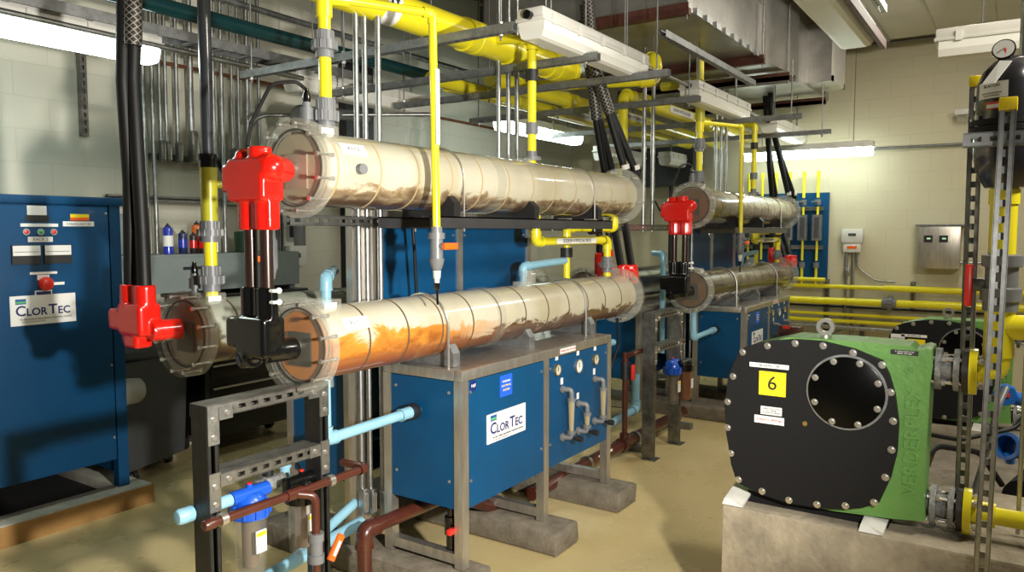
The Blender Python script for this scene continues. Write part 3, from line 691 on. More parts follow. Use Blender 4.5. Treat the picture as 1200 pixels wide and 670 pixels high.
# ------------------------------------------------------------------ yellow drops, branches, probe
def drop(off, label, blabel):
    off = V(off); x = 2.03
    t = pipe('drop_pipe', label, 'yellow pipe', [V((x,Y1,Zu+.13))+off, V((x,Y1,3.02))+off], .024, 'yellow', 'yellow pipes into the tube tops')
    union(t, V((x,Y1,2.04))+off, (0,0,1), .025, h=.12); union(t, V((x,Y1,2.30))+off, (0,0,1), .025, h=.10)
    MB().cyl(V((x,Y1,2.40))+off, V((x,Y1,2.54))+off, .031).cyl(V((x,Y1,2.475))+off, V((x+.08,Y1-.045,2.475))+off, .026).build('tee', 'yellow', t)
    b = pipe('sample_pipe', blabel, 'yellow pipe', [V((x+.06,Y1-.035,2.475))+off, V((2.41,1.99,2.47))+off, V((2.42,1.985,1.62))+off], .0165, 'yellow', 'thin yellow sample pipes with orange valves')
    MB().box(2.40+off.x, 2.425+off.x, 1.9675+off.y, 1.968+off.y, 1.95+off.z, 2.25+off.z).build('pipe_label', 'white', b)
    text('SODIUM HYPOCHLORITE', .019, V((2.4125,1.9665,2.10))+off, '-Y', 'textgrey', b, 'pipe_lettering', rot=PI/2)
    v = V((2.42,1.985,1.54))+off
    MB().lathe(v, (0,0,1), [(-.10,.014), (-.095,.02), (-.07,.028), (-.05,.032), (-.05,.026), (.03,.026), (.03,.034), (.055,.034), (.055,.024), (.08,.022)], 20).cyl(v, v+V((0,-.04,-.0)), .014).build('ball_valve', 'greypvc', b)
    MB().box(v.x-.012, v.x+.075, v.y-.055, v.y-.035, v.z-.014, v.z+.014, bev=.005).build('valve_handle', 'orange', b)
    MB().lathe(v+V((0,0,-.1)), (0,0,-1), [(0,.017), (.03,.015), (.035,.011), (.05,.011)], 14).build('hose_nut', 'whitep', b)
    MB().lathe(v+V((0,0,-.15)), (0,0,-1), [(0,.014), (.025,.012), (.03,.008), (.035,.008)], 12).sweep([v+V((0,0,-.18)), v+V((.004,0,-.24))], .005, n=8).build('probe_tail', 'blackg', b)
drop((0,0,0), 'bright yellow vertical pipe with grey unions into the nearest upper tube', 'thin yellow pipe with orange valve hanging in front of the nearest upper tube')
drop(R2, 'yellow vertical pipe with grey union into the far upper tube', 'thin yellow pipe with orange valve hanging in front of the far upper tube')
def drop2(off, label):
    off = V(off); x = 3.49
    t = pipe('drop_pipe', label, 'yellow pipe', [V((x,Y1,Zu+.12))+off, V((x,Y1,2.62))+off, V((x,Y1+.35,2.66))+off], .024, 'yellow', 'yellow pipes into the tube tops')
    MB().lathe(V((x,Y1,2.0))+off, (0,0,1), [(-.02,.03), (-.02,.05), (0,.05), (0,.028), (.03,.028)], 20).build('port_cap', 'greypvc', t)
    for z in (2.15, 2.17+.26): MB().lathe(V((x,Y1,z))+off, (0,0,1), [(-.03,.028), (-.03,.034), (.03,.034), (.03,.028)], 20).build('coupling', 'greypvc' if z < 2.3 else 'black', t)
drop2((0,0,0), 'yellow vertical pipe rising from the middle of the nearest upper tube')
drop2(R2, 'yellow vertical pipe rising from the middle of the far upper tube')
# yellow tee standing on the back tube with charcoal pipe above
t = pipe('drop_pipe', 'charcoal vertical pipe with dull yellow tee standing on the milky back tube', 'plastic pipe', [(1.985,2.87,1.88), (1.985,2.87,3.2)], .026, 'blackpipe')
MB().lathe((1.985,2.87,1.87), (0,0,1), [(0,.03), (0,.038), (.03,.038), (.03,.044), (.055,.044), (.055,.03)], 20).build('pipe_clamp', 'blackg', t)
MB().cyl((1.985,2.87,1.64), (1.985,2.87,1.88), .035).cyl((1.985,2.87,1.80), (2.11,2.84,1.80), .016).cyl((2.05,2.855,1.80), (2.08,2.85,1.80), .024).build('tee', 'yellowtee', t)
MB().cyl((1.985,2.87,1.31), (1.985,2.87,1.66), .027).build('lower_run', 'yellow', t)
union(t, (1.985,2.87,1.60), (0,0,1), .027, h=.09); union(t, (1.985,2.87,1.40), (0,0,1), .027, h=.11)
t = thing('ball_valve', 'grey valve with orange handle half hidden behind the dark connector bars', 'valve', (2.1, 2.62, 1.45))
MB().lathe((2.1,2.62,1.40), (0,0,1), [(0,.014), (.03,.02), (.05,.027), (.16,.027), (.18,.018), (.24,.015)], 18).build('valve_body', 'greypvc', t)
MB().box(2.0, 2.09, 2.60, 2.62, 1.475, 1.50, bev=.004).build('valve_handle', 'orange', t)
MB().cyl((2.1,2.62,1.62), (2.1,2.62,1.80), .014).build('pipe_run', 'yellow', t)

# low hypochlorite loop at the right end
def loop(off, label, which):
    off = V(off); P = lambda *a: V(a)+off
    t = pipe('link_pipe', label, 'yellow pipe', [P(3.535,Y1,1.69), P(3.535,Y1,1.545), P(4.40,Y1,1.545), P(4.40,Y1,1.31)], .024, 'yellow', 'yellow link pipes between upper and lower tubes')
    MB().box(3.72+off.x, 4.2+off.x, Y1-.0255+off.y, Y1-.0245+off.y, 1.53+off.z, 1.56+off.z).build('pipe_label', 'white', t)
    text('SODIUM HYPOCHLORITE', .030, P(3.96,Y1-.026,1.545), '-Y', 'textblack', t, 'pipe_lettering')
    union(t, P(4.40,Y1,1.39), (0,0,1), .024, h=.10)
    u = pipe('link_pipe', 'short yellow pipe with black union nut behind the labelled link pipe, '+which, 'yellow pipe', [P(4.50,Y1,1.70), P(4.50,Y1,1.62), P(4.12,2.34,1.62), P(4.12,2.34,1.2)], .022, 'yellow', 'yellow link pipes between upper and lower tubes')
    MB().lathe(P(4.12,2.34,1.47), (0,0,1), [(-.03,.025), (-.03,.038), (.03,.038), (.03,.025)], 14).build('union_nut', 'black', u)
    MB().cyl(P(4.30,2.27,1.615), P(4.37,2.245,1.62), .036).build('valve_body', 'black', u)
    w = pipe('blue_link_pipe', 'pale blue pipe with elbow lying just above the lower tube, '+which, 'plastic pipe', [P(3.62,2.34,1.25), P(3.62,2.34,1.40), P(4.10,2.34,1.42)], .022, 'ltblue', 'pale blue pipes on the tube tops')
    MB().cyl(P(3.46,Y1,1.31), P(3.46,Y1,1.37), .04).cyl(P(3.46,Y1,1.37), P(3.46,Y1,1.39), .03).build('clear_port', 'clearw', w)
loop((0,0,0), 'labelled yellow pipe linking the tubes under the right end of the nearest rack', 'nearest rack')
loop(R2, 'labelled yellow pipe linking the tubes under the right end of the far rack', 'far rack')
# pale blue drain under the near lower tube
def drain(off, label):
    off = V(off); P = lambda *a: V(a)+off
    t = pipe('drain_pipe', label, 'plastic pipe', [P(2.02,Y1+.02,1.06), P(2.02,Y1+.02,.79), P(2.50,Y1+.02,.80), P(2.565,Y1+.02,.80)], .022, 'ltblue', 'pale blue drain elbows under the lower tubes')
    MB().lathe(P(2.51,Y1+.02,.80), (1,0,0), [(0,.023), (0,.036), (.03,.038), (.045,.03), (.045,.023)], 16).build('panel_grommet', 'black', t)
    MB().lathe(P(2.02,Y1+.02,1.0), (0,0,1), [(0,.023), (0,.035), (.05,.035)], 16).build('outlet_socket', 'clearw', t)
drain((0,0,0), 'pale blue elbowed pipe under the nearest rusty tube entering the cabinet end')
drain(R2, 'pale blue elbowed pipe under the far lower tube entering its cabinet')
pipe('drain_pipe', 'pale blue upright pipe with elbow standing behind the nearest rusty tube', 'plastic pipe', [(2.40,2.62,1.05), (2.40,2.62,1.39), (2.62,2.80,1.41)], .024, 'ltblue')
pipe('drain_pipe', 'pale blue upright pipe with elbow standing between the two racks', 'plastic pipe', [(5.86,2.42,.6), (5.86,2.42,1.42), (5.95,2.55,1.42)], .022, 'ltblue')
t = thing('drain_valve', 'small black valve with red lever under the nearest cabinet end', 'valve', (2.60,2.06,.15))
MB().lathe((2.60,2.06,.385), (0,0,-1), [(0,.018), (.05,.018), (.05,.03), (.13,.03), (.13,.022), (.21,.022), (.21,.014), (.23,.014)], 16).build('valve_body', 'blackg', t)
MB().box(2.53, 2.60, 2.01, 2.035, .275, .30, bev=.005).build('valve_lever', 'redp', t)
# ------------------------------------------------------------------ slotted strut frame with water filters
def strut_frame(off, label, rich=True):
    off = V(off); P = lambda *a: V(a)+off
    t = thing('filter_stand', label, 'filter stand', P(1.73, 2.2, 0), 'strut stands in front of the cabinets')
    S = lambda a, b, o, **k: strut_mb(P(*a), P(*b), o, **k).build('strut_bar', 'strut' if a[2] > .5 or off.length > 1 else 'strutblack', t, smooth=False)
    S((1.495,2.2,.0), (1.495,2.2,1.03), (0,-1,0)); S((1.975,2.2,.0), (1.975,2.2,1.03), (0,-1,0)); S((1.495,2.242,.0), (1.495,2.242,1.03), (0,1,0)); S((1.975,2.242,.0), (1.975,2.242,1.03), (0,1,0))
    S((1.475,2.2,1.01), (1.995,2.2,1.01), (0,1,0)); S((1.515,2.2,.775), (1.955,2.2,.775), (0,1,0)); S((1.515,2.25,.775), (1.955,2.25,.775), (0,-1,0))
    S((1.475,2.25,1.01), (1.995,2.25,1.01), (0,-1,0)) if rich else None
    for xx, sg in ((1.495, 1), (1.975, -1)):
        for z in (1.0, .775):
            g = MB().box(*(off.x+q for q in sorted((xx-.02*sg, xx+.022*sg))), 2.173+off.y, 2.1785+off.y, z-.10+off.z, z+.03+off.z).box(*(off.x+q for q in sorted((xx+.02*sg, xx+.075*sg))), 2.173+off.y, 2.1785+off.y, z-.022+off.z, z+.022+off.z).build('gusset_plate', 'galv', t)
            for dx, dz in ((0, -.075), (0, -.015), (.052*sg, 0)): MB().cyl(P(xx+dx, 2.173, z+dz), P(xx+dx, 2.166, z+dz), .009, n=6).build('plate_bolt', 'steel', g)
        MB().box(xx-.05+off.x, xx+.05+off.x, 2.15+off.y, 2.25+off.y, 0, .006).build('foot_plate', 'galv', t)
    return t
strut_frame((0,0,0), 'slotted grey strut stand carrying the water filters beneath the nearest tube')
strut_frame((3.42,-.10,0), 'slotted strut stand carrying filters between the two racks')
def filter_unit(name, x, y, ztop, zbot, r, head, cart, label):
    t = thing(name, label, 'water filter', (x, y, zbot), None)
    MB().lathe((x,y,zbot), (0,0,1), [(0, r*.80), (.012, r*.88), (ztop-zbot, r)], 32).build('bowl', 'clearbowl', t)
    MB().lathe((x,y,zbot+.02), (0,0,1), [(0, r*.5), (ztop-zbot-.03, r*.5)], 24).build('cartridge', cart, t)
    h = MB().lathe((x,y,ztop-.02), (0,0,1), [(0, r*1.15), (.045, r*1.18), (.05, r*.95), (.07, r*.85), (.085, r*.6)], 32)
    for k in range(10): 
        a = 2*PI*k/10; h.box(x+r*1.12*math.cos(a)-.006, x+r*1.12*math.cos(a)+.006, y+r*1.12*math.sin(a)-.006, y+r*1.12*math.sin(a)+.006, ztop-.015, ztop+.03)
    h.cyl((x-r*1.3,y,ztop+.06), (x+r*1.3,y,ztop+.06), .026).cyl((x,y,ztop+.06), (x,y,ztop+.095), .012)
    h.build('head', head, t)
    MB().lathe((x,y,ztop+.09), (0,0,1), [(0,.009), (.01,.009)], 10).build('vent_button', 'redp', t)
    MB().box(x-.022, x+.022, y-r-.002, y-r+.004, (ztop+zbot)/2-.03, (ztop+zbot)/2+.05).build('bowl_label', 'white', t)
    MB().box(x-.02, x+.02, y-r-.003, y-r-.002, (ztop+zbot)/2+.03, (ztop+zbot)/2+.045).build('label_stripe', 'yellowcap', t)
    return t
filter_unit('water_filter', 1.70, 2.27, .60, .375, .060, 'filterblue', 'cartridge', 'clear water filter with bright blue head on the nearest strut stand')
filter_unit('water_filter', 1.905, 2.23, .60, .385, .056, 'blackg', 'cartridgew', 'clear water filter with black head beside the blue headed one')
filter_unit('water_filter', 5.29, 2.1, .57, .33, .055, 'filterblue', 'cartridge', 'water filter with dark head on the stand between the racks')
M['browncup'] = mat('brown_filter_bowl', (.16,.065,.03), .25, coat=.5)
t = thing('water_filter', 'brown bowled water filter hanging on the stand between the racks', 'water filter', (5.43,2.06,.33))
MB().lathe((5.43,2.06,.34), (0,0,1), [(0,.045), (.01,.055), (.24,.06)], 28).build('bowl', 'browncup', t)
MB().lathe((5.43,2.06,.56), (0,0,1), [(0,.068), (.05,.07), (.07,.04)], 28).cyl((5.34,2.06,.62), (5.52,2.06,.62), .025).build('head', 'blackg', t)
MB().box(5.41, 5.45, 1.997, 2.002, .43, .50).build('bowl_label', 'white', t)
t = pipe('feed_pipe', 'thin brown pipe clamped across the front of the nearest strut stand', 'plastic pipe', [(1.44,2.145,.655), (2.16,2.145,.655), (2.16,2.28,.655)], .0155, 'brown', caps=(1,0))
MB().cyl((1.76,2.145,.655), (1.83,2.145,.655), .021).build('tee', 'brown', t)
MB().sweep([(1.795,2.145,.655), (1.855,2.10,.64), (1.855,2.10,.30), (1.855,2.10,.0)], .0155, fil=.03).build('branch_run', 'brown', t)
MB().lathe((1.855,2.10,.50), (0,0,-1), [(0,.018), (0,.029), (.03,.029), (.03,.024), (.08,.024), (.08,.029), (.11,.029), (.11,.018)], 18).build('ball_valve', 'greypvc', t)
hd = MB().box(-.05, .05, -.008, .008, -.016, .016, bev=.005, mx=Matrix.Translation((1.905,2.05,.44)) @ Matrix.Rotation(-.95, 4, 'Y')).build('valve_handle', 'orange', t)
MB().box(-.03, .025, -.0095, -.008, -.007, .007, mx=Matrix.Translation((1.905,2.05,.44)) @ Matrix.Rotation(-.95, 4, 'Y')).build('handle_label', 'white', hd)
for xx in (1.50, 1.97): MB().ring((xx-.012,2.145,.655), (1,0,0), 0, .024, .0155, .022).box(xx-.012, xx+.012, 2.16, 2.18, .645, .665).build('pipe_clamp', 'steel', t)
pipe('feed_pipe', 'pale blue capped pipe stub poking through the nearest strut stand', 'plastic pipe', [(1.43,2.27,.66), (1.62,2.27,.66)], .022, 'ltblue', caps=(1,0))
pipe('feed_pipe', 'small pale blue looping pipe behind the black headed filter', 'plastic pipe', [(1.95,2.38,.58), (1.95,2.38,.72), (2.10,2.38,.72)], .020, 'ltblue')
pipe('water_main', 'pale blue pipe near the floor behind the nearest strut stand', 'plastic pipe', [(1.6,2.40,.22), (2.5,2.52,.24)], .028, 'ltblue')
pipe('water_main', 'second pale blue pipe near the floor, above the first, behind the nearest stand', 'plastic pipe', [(1.7,2.42,.14), (2.5,2.55,.33)], .022, 'ltblue')
t = thing('solenoid_valve', 'cluster of brass and black fittings between the two nearest filters', 'solenoid valve', (1.83,2.33,.6))
MB().box(1.80,1.87,2.30,2.36,.63,.68,bev=.008).cyl((1.77,2.33,.655),(1.90,2.33,.655),.02).build('valve_body', 'castgrey', t)
MB().cyl((1.83,2.33,.68),(1.83,2.33,.74),.02).box(1.81,1.87,2.31,2.35,.74,.765,bev=.005).build('coil', 'black', t)
MB().sweep([(1.86,2.33,.75), (1.93,2.33,.75), (2.0,2.35,.66), (2.05,2.4,.55)], .005, n=8, fil=.04).build('coil_wire', 'cable', t)
# brown waste pipes on the floor
t = pipe('waste_pipe', 'dark brown pipe bending down under the nearest cabinet end', 'plastic pipe', [(2.30,2.3,.0), (2.30,2.3,.315), (2.9,2.3,.30), (3.3,2.3,.10)], .032, 'brown')
t = pipe('waste_pipe', 'long dark brown pipe lying on the floor between the racks', 'plastic pipe', [(3.6,2.27,.10), (6.05,2.30,.09)], .040, 'brown')
for xx in (4.3, 5.05, 5.85):
    MB().ring((xx-.015,2.285,.095), (1,0,0), 0, .03, .040, .048).build('pipe_clamp', 'galv', t)
    MB().box(xx-.03, xx+.03, 2.15, 2.45, .0, .045).build('support_block', 'galvdark', t)
MB().box(4.40, 4.60, 2.246, 2.25, .105, .128).build('pipe_label', 'white', t)
MB().cyl((4.80,2.28,.10), (4.92,2.28,.10), .05).cyl((4.86,2.28,.10), (4.86,2.28,.17), .035).cyl((4.86,2.28,.1), (4.86,2.28,.75), .02).sweep([(4.86,2.28,.72),(4.86,2.2,.76),(5.5,2.1,.77)], .018, fil=.03).build('branch_tee', 'brown', t)
def bv(x, y, z, label):
    t = thing('ball_valve', label, 'valve', (x,y,z-.06))
    MB().lathe((x,y,z-.06), (0,0,1), [(0,.024), (0,.034), (.03,.034), (.03,.028), (.09,.028), (.09,.034), (.12,.034), (.12,.024)], 18).cyl((x,y,z),(x,y-.05,z),.016).build('valve_body', 'black', t)
    MB().box(x-.02, x+.02, y-.07, y-.05, z-.06, z+.05, bev=.008).build('valve_lever', 'redp', t)
bv(4.86, 2.28, .62, 'black ball valve with red lever on the brown upright pipe between the racks')
bv(4.60, 2.42, .60, 'black ball valve with red lever on the pale blue pipe between the racks')
pipe('water_main', 'pale blue zigzag pipe with valve between the two racks', 'plastic pipe', [(4.95,2.42,.80), (4.60,2.42,.80), (4.60,2.42,.42), (4.42,2.42,.34), (4.42,2.42,.16)], .024, 'ltblue')
pipe('water_main', 'long pale blue pipe near the floor between the racks', 'plastic pipe', [(3.9,2.44,.14), (5.4,2.44,.22), (5.4,2.44,.5)], .030, 'ltblue')

# ------------------------------------------------------------------ conduits
def conduits(name, specs, label, group, boxes=None, m='galv'):
    for i, (x, y, z0, z1, r) in enumerate(specs):
        t = thing('conduit', label[i] if isinstance(label, list) else label, 'conduit', (x, y, z0), group)
        MB().cyl((x,y,z0), (x,y,z1), r, n=14).build('pipe_run', m, t)
        for zz in (z0+(z1-z0)*.45,): MB().cyl((x,y,zz-.02), (x,y,zz+.02), r*1.2, n=14).build('coupling', m, t)
        if boxes:
            bm_, bt, k = boxes
            MB().box(x-.016*k, x+.016*k, y-.028*k, y+.012*k, z0-.13*k, z0, bev=.008*k).build('access_body', m, t)
            MB().box(x-.011*k, x+.011*k, y-.031*k, y-.028*k, z0-.115*k, z0-.02*k, bev=.004*k).build('cover_plate', 'galvdark' if bt else 'steel', t)
M_ = 'conduits from ceiling beside the nearest cabinet'
conduits('c', [(2.49,2.50,.41,3.4,.0125), (2.545,2.50,.395,3.4,.0125), (2.60,2.47,.375,3.4,.014)],
         ['leftmost of three grey conduits ending in boxes beside the nearest cabinet end', 'middle of three grey conduits ending in boxes beside the nearest cabinet end', 'rightmost and thickest of three conduits ending in boxes beside the nearest cabinet end'], M_, (0,0,.95))
conduits('c', [(3.64,2.52,1.70,4.18,.014), (3.74,2.52,1.70,4.18,.014), (3.83,2.52,1.70,4.18,.014)],
         [q+' of three conduits behind the middle of the nearest upper tube' for q in ('left', 'middle', 'right')], 'conduits behind the nearest upper tube')
conduits('c', [(5.45,2.42,1.6,2.99,.016), (5.62,2.42,1.6,2.99,.016)],
         [q+' of two conduits above the near end of the far rack' for q in ('left', 'right')], 'conduits above the far rack')
conduits('c', [(6.25,2.40,.41,1.7,.0125), (6.31,2.40,.395,1.7,.0125), (6.37,2.37,.375,1.7,.014)],
         [q+' of three conduits ending in boxes left of the far cabinet end' for q in ('left', 'middle', 'right')], 'conduits beside the far cabinet end', (0,0,.95))
conduits('c', [(7.1,2.42,1.67,2.99,.016), (7.25,2.42,1.67,2.99,.016), (7.4,2.42,1.67,2.99,.016)],
         [q+' of three conduits behind the far upper tube' for q in ('left', 'middle', 'right')], 'conduits behind the far upper tube')
wc = [(2.945,1.3,.016,0), (3.01,1.3,.016,0), (3.075,1.3,.016,0), (3.13,2.24,.012,1), (3.175,2.24,.012,1), (3.26,2.24,.014,1), (3.37,2.33,.022,2), (3.56,1.3,.014,0), (3.63,1.3,.017,0), (3.72,2.24,.012,1), (3.78,2.24,.012,1), (3.86,1.3,.02,0), (3.97,1.3,.014,0)]
side = ['first', 'second', 'third', 'fourth', 'fifth', 'sixth', 'seventh', 'eighth', 'ninth', 'tenth', 'eleventh', 'twelfth', 'thirteenth']
for i, (x, z0, r, k) in enumerate(wc):
    conduits('c', [(x,5.06,z0,4.15,r)], ('wall conduit ending in a box, %s from the left on the left wall' if k else 'long grey wall conduit, %s from the left on the left wall') % side[i], 'conduits on the left wall', (0,0,[0,1.15,1.8][k]) if k else None)
for (x0, x1, y, z, lab) in ((2.75, 4.2, 5.10, 1.83, 'lower strut rail behind the wall conduits'), (3.05, 3.75, 5.12, 2.13, 'upper short strut rail behind the conduit boxes')):
    strut_mb((x0,y,z), (x1,y,z), (0,-1,0), slots=False).build('strut_rail', 'galvdark' if 'upper' in lab else 'galv', label=lab, cat='strut rail', smooth=False)
strut_mb((2.63,5.12,2.22), (2.63,5.12,2.85), (0,1,0)).build('strut_rail', 'strut', label='short vertical slotted strut above the left cabinet on the wall', cat='strut rail', smooth=False)
MB().sweep([(.5,5.09,2.795), (8.9,5.09,2.78)], .014).build('copper_pipe', 'copper', label='thin brown copper pipe running the length of the left wall', cat='pipe')
MB().sweep([(2.74,2.40,1.72),(2.76,2.40,1.5),(2.80,2.42,1.2),(2.80,2.40,1.02)], .008, fil=.1).build('black_cable','cable', label='thin black cable hanging beside the three conduits between the two nearest tubes', cat='cable')
MB().sweep([(4.52,2.18,1.03),(4.54,2.18,.85),(4.46,2.2,.70),(4.30,2.25,.62),(4.05,2.28,.60)], .008, fil=.1).build('black_cable','cable', label='black cable looping down under the far end of the nearest lower tube', cat='cable')
MB().sweep([(3.65,5.0,1.9), (3.65,4.7,2.45), (4.6,3.8,2.5)], .014, fil=.15).build('bent_conduit', 'galv', label='bent grey conduit curving up to the unlit lamp behind the red boot', cat='conduit')
t = pipe('vent_pipe', 'dark grey bent pipe beneath the unlit lamp behind the nearest upper tube', 'plastic pipe', [(3.7,4.3,1.5), (3.7,4.3,2.45), (4.4,4.3,2.5)], .042, 'greypvc')

# ------------------------------------------------------------------ left rectifier cabinet
t = thing('rectifier_cabinet', 'tall dark blue control cabinet with sign and meters on a kerb at the left', 'control cabinet', (1.8, 4.7, .12))
x0, x1, yf, yb = 1.15, 2.39, 4.3, 5.05
MB().box(x0, x1-.065, yf, yb, .285, 1.745, bev=.004).build('cabinet_body', 'bluecab', t)
MB().box(x0, x1+.02, yf-.012, yb, 1.745, 1.79, bev=.004).build('cabinet_top', 'bluecab', t)
MB().box(x1-.062, x1, yf-.004, yf+.05, .12, 1.745).build('corner_post', 'bluecab', t); MB().box(x1-.05, x1, yf+.05, yb, .2, 1.745).build('cabinet_side', 'bluecab', t)
MB().box(x0, x0+.06, yf, yf+.05, .12, 1.745).build('corner_post', 'bluecab', t)
for xx in (x1-.05, x0+.01): MB().box(xx, xx+.05, yb-.06, yb, .12, .3).build('rear_foot', 'bluecab', t)
d = MB().box(x0+.02, x1-.075, yf-.014, yf-.001, .29, 1.735, bev=.003).build('door', 'bluecab', t)
yy = yf-.014
for z in (1.70, .84, .42): MB().lathe((x1-.085, yy+.001, z), (0,-1,0), [(0,.008), (.004,.006), (.005,0)], 10).build('door_screw', 'steel', d)
logo_sign(d, 1.955, 1.19, .325, .155, yy)
def lab(par, xa, xb, za, zb, m='white', nm='label_plate', th=.002, y=None):
    q = yy if y is None else y
    return MB().box(xa, xb, q-th, q, za, zb).build(nm, m, par)
lab(d, 1.895,1.99,1.685,1.735); lab(d, 1.885,2.0,1.652,1.686,'black'); lab(d, 1.86,2.045,1.625,1.642)
for x_, m_ in ((1.885,'led_r'),(1.955,'led_g'),(2.02,'led_r')):
    l_ = MB().lathe((x_,yy,1.598), (0,-1,0), [(0,.017),(.008,.017),(.008,.012)], 18).build('lamp_bezel', 'steel', d); MB().lathe((x_,yy-.006,1.598), (0,-1,0), [(0,.012),(.008,.010),(.012,0)], 16).build('indicator_lens', m_, l_)
l_ = lab(d, 1.893,2.015,1.545,1.573); text('RACK 2', .022, (1.954,yy-.0025,1.559), '-Y', 'textgrey', l_, 'label_lettering')
for xa in (1.81, 1.965):
    g = lab(d, xa,xa+.14,1.43,1.53,'black','panel_meter',.012); MB().box(xa+.004,xa+.136,yy-.014,yy-.012,1.475,1.527).build('meter_dial','dialw',g)
    MB().box(xa+.01,xa+.13,yy-.0145,yy-.014,1.493,1.496).build('dial_scale','textgrey',g)
l_ = lab(d, 1.895,2.03,1.375,1.388); 
l_ = lab(d, 1.93,1.99,1.345,1.372)
sw = MB().lathe((1.968,yy,1.325), (0,-1,0), [(0,.036),(.018,.036),(.022,.03),(.03,.03),(.034,.022)], 22).build('emergency_stop', 'redp', d); lab(d, 1.995,2.065,1.315,1.33)
l_ = lab(d, 1.915,2.0,1.232,1.29,'white'); MB().box(1.921,1.994,yy-.0026,yy-.002,1.238,1.284).build('notice_print','textblue',l_)
l_ = lab(d, 2.11,2.21,1.66,1.695,'yellowcap'); MB().box(2.11,2.21,yy-.0026,yy-.002,1.66,1.676).build('notice_band','orange',l_)
l_ = lab(d, 2.07,2.235,1.628,1.655); text('S-NaOCL-RCT-02', .017, (2.153,yy-.0025,1.641), '-Y', 'textgrey', l_, 'label_lettering')
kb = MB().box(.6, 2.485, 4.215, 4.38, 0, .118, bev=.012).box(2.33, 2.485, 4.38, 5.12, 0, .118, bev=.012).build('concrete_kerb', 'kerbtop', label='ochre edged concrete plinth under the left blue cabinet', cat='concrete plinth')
MB().box(.6, 2.33, 4.38, 5.12, 0, .06).build('shade_infill','cabshade',kb)  # added dark slab: shade beneath the cabinet put in as colour
MB().box(.6, 2.487, 4.212, 4.222, .0, .108).build('painted_face', 'ochre', kb)
# bin, chest, bench, cans
t = thing('wheeled_bin', 'dark grey wheeled bin in shadow right of the left cabinet', 'bin', (2.85,4.92,0))
MB().prism([(2.50,4.55,.10),(3.02,4.72,.10),(3.06,4.72,.78),(2.50,4.55,.78)], (-.03,.38,0)).build('body', 'greydark', t)
MB().box(2.4,3.08,4.62,5.12,.78,.82,bev=.01).build('lid', 'greydark', t)
def caster(par, x, y, r=.04):
    w = MB().ring((x-.014,y,r), (1,0,0), 0, .028, r*.45, r, n=20).build('caster_wheel', 'black', par)
    MB().cyl((x-.018,y,r), (x+.018,y,r), r*.46).build('wheel_hub', 'steel', w)
caster(t, 2.98, 4.86); caster(t, 2.62, 4.66)
MB().sweep([(2.36,4.5,.63),(2.62,4.62,.60)], .085, n=24).build('paper_roll', 'paper', label='pale beige roll sticking out behind the left cabinet', cat='roll')
t = thing('tool_chest', 'black tool chest on casters with silver drawer pulls behind the tubes', 'tool chest', (3.6,4.9,0))
MB().box(3.15,4.05,4.66,5.10,.15,1.13,bev=.01).build('body','blackchest',t)
MB().box(3.13,4.07,4.64,5.12,1.13,1.16,bev=.006).build('worktop','blackchest',t)
for z in (.98, .86, .74, .62, .46, .28):
    dr = MB().box(3.19,4.01,4.645,4.66,z-.05,z+.052,bev=.003).build('drawer','blackchest',t); MB().box(3.2,4.0,4.63,4.647,z+.035,z+.048).build('drawer_pull','steel',dr)
for x_ in (3.22,3.98): caster(t, x_, 4.72, .06); caster(t, x_, 5.05, .06)
t = thing('steel_bench', 'grey metal bench shelf holding spray cans along the left wall', 'bench', (3.3,4.95,1.2))
MB().box(2.55,4.05,4.72,5.13,1.425,1.445).box(2.55,4.05,4.72,4.735,1.19,1.43).build('shelf_top','greycart',t)
MB().box(3.05,3.2,4.716,4.72,1.34,1.36).build('badge','black',t)
MB().box(2.58,2.63,4.75,5.12,1.16,1.43).build('end_support','greycart',t); MB().box(3.98,4.03,4.75,5.12,1.16,1.43).build('end_support','greycart',t)
t = thing('cream_panel', 'light grey metal board leaning at the wall left of the spray cans', 'panel', (2.8,5.08,1.445))
MB().box(2.72,2.93,5.04,5.06,1.445,1.72,bev=.004).build('board','greycart',t)
def can(x, y, z, m, h, r, label, group='spray cans and bottles on the bench shelf', body='spray_can'):
    t = thing(body, label, 'can', (x,y,z), group)
    MB().lathe((x,y,z), (0,0,1), [(0,r*.9),(.004,r),(h*.8,r),(h*.86,r*.9),(h*.9,r*.5)], 22).build('can_body', m, t)
    MB().lathe((x,y,z+h*.88), (0,0,1), [(0,r*.55),(h*.06,r*.5),(h*.07,.007),(h*.12,.007)], 14).build('nozzle', 'black', t)
    MB().ring((x,y,z+h*.25), (0,0,1), 0, h*.35, r*.95, r*1.01, n=22).build('can_label', 'canblue' if m=='cannavy' else ('white' if m=='canblue' else 'red'), t)
for (x_,y_,m_,h_,r_,l_) in ((3.04,4.87,'canblue',.21,.033,'tall blue spray can with white label, leftmost on the bench shelf'),
    (3.15,4.87,'cannavy',.165,.03,'navy spray can second from the left on the bench shelf'),
    (3.245,4.89,'canblack',.15,.026,'dark short can left of the red topped can on the shelf'), (3.30,4.85,'canblack',.14,.03,'dark can in front of the orange bottle on the shelf'),
    (3.335,4.98,'canorange',.23,.036,'orange bottle behind the yellow pipe on the bench shelf')):
    can(x_,y_,1.446,m_,h_,r_,l_)
MB().lathe((3.68,4.93,1.446), (0,0,1), [(0,.05),(.005,.055),(.15,.055),(.155,.045)], 20).build('green_canister','greendk', label='dark green canister at the right of the bench shelf', cat='canister')
t = thing('wall_controller', 'small grey box with green light on the wall strut behind the upper tube', 'control box', (4.15,5.0,1.55))
MB().box(4.27,4.36,5.0,5.09,1.55,1.70,bev=.006).build('housing','greydark',t); MB().box(4.315,4.325,4.997,5.0,1.64,1.65).build('indicator_light','greenlcd',t)
t = thing('thermostat', 'square white wall display below the small grey control box', 'thermostat', (4.3,5.0,1.33))
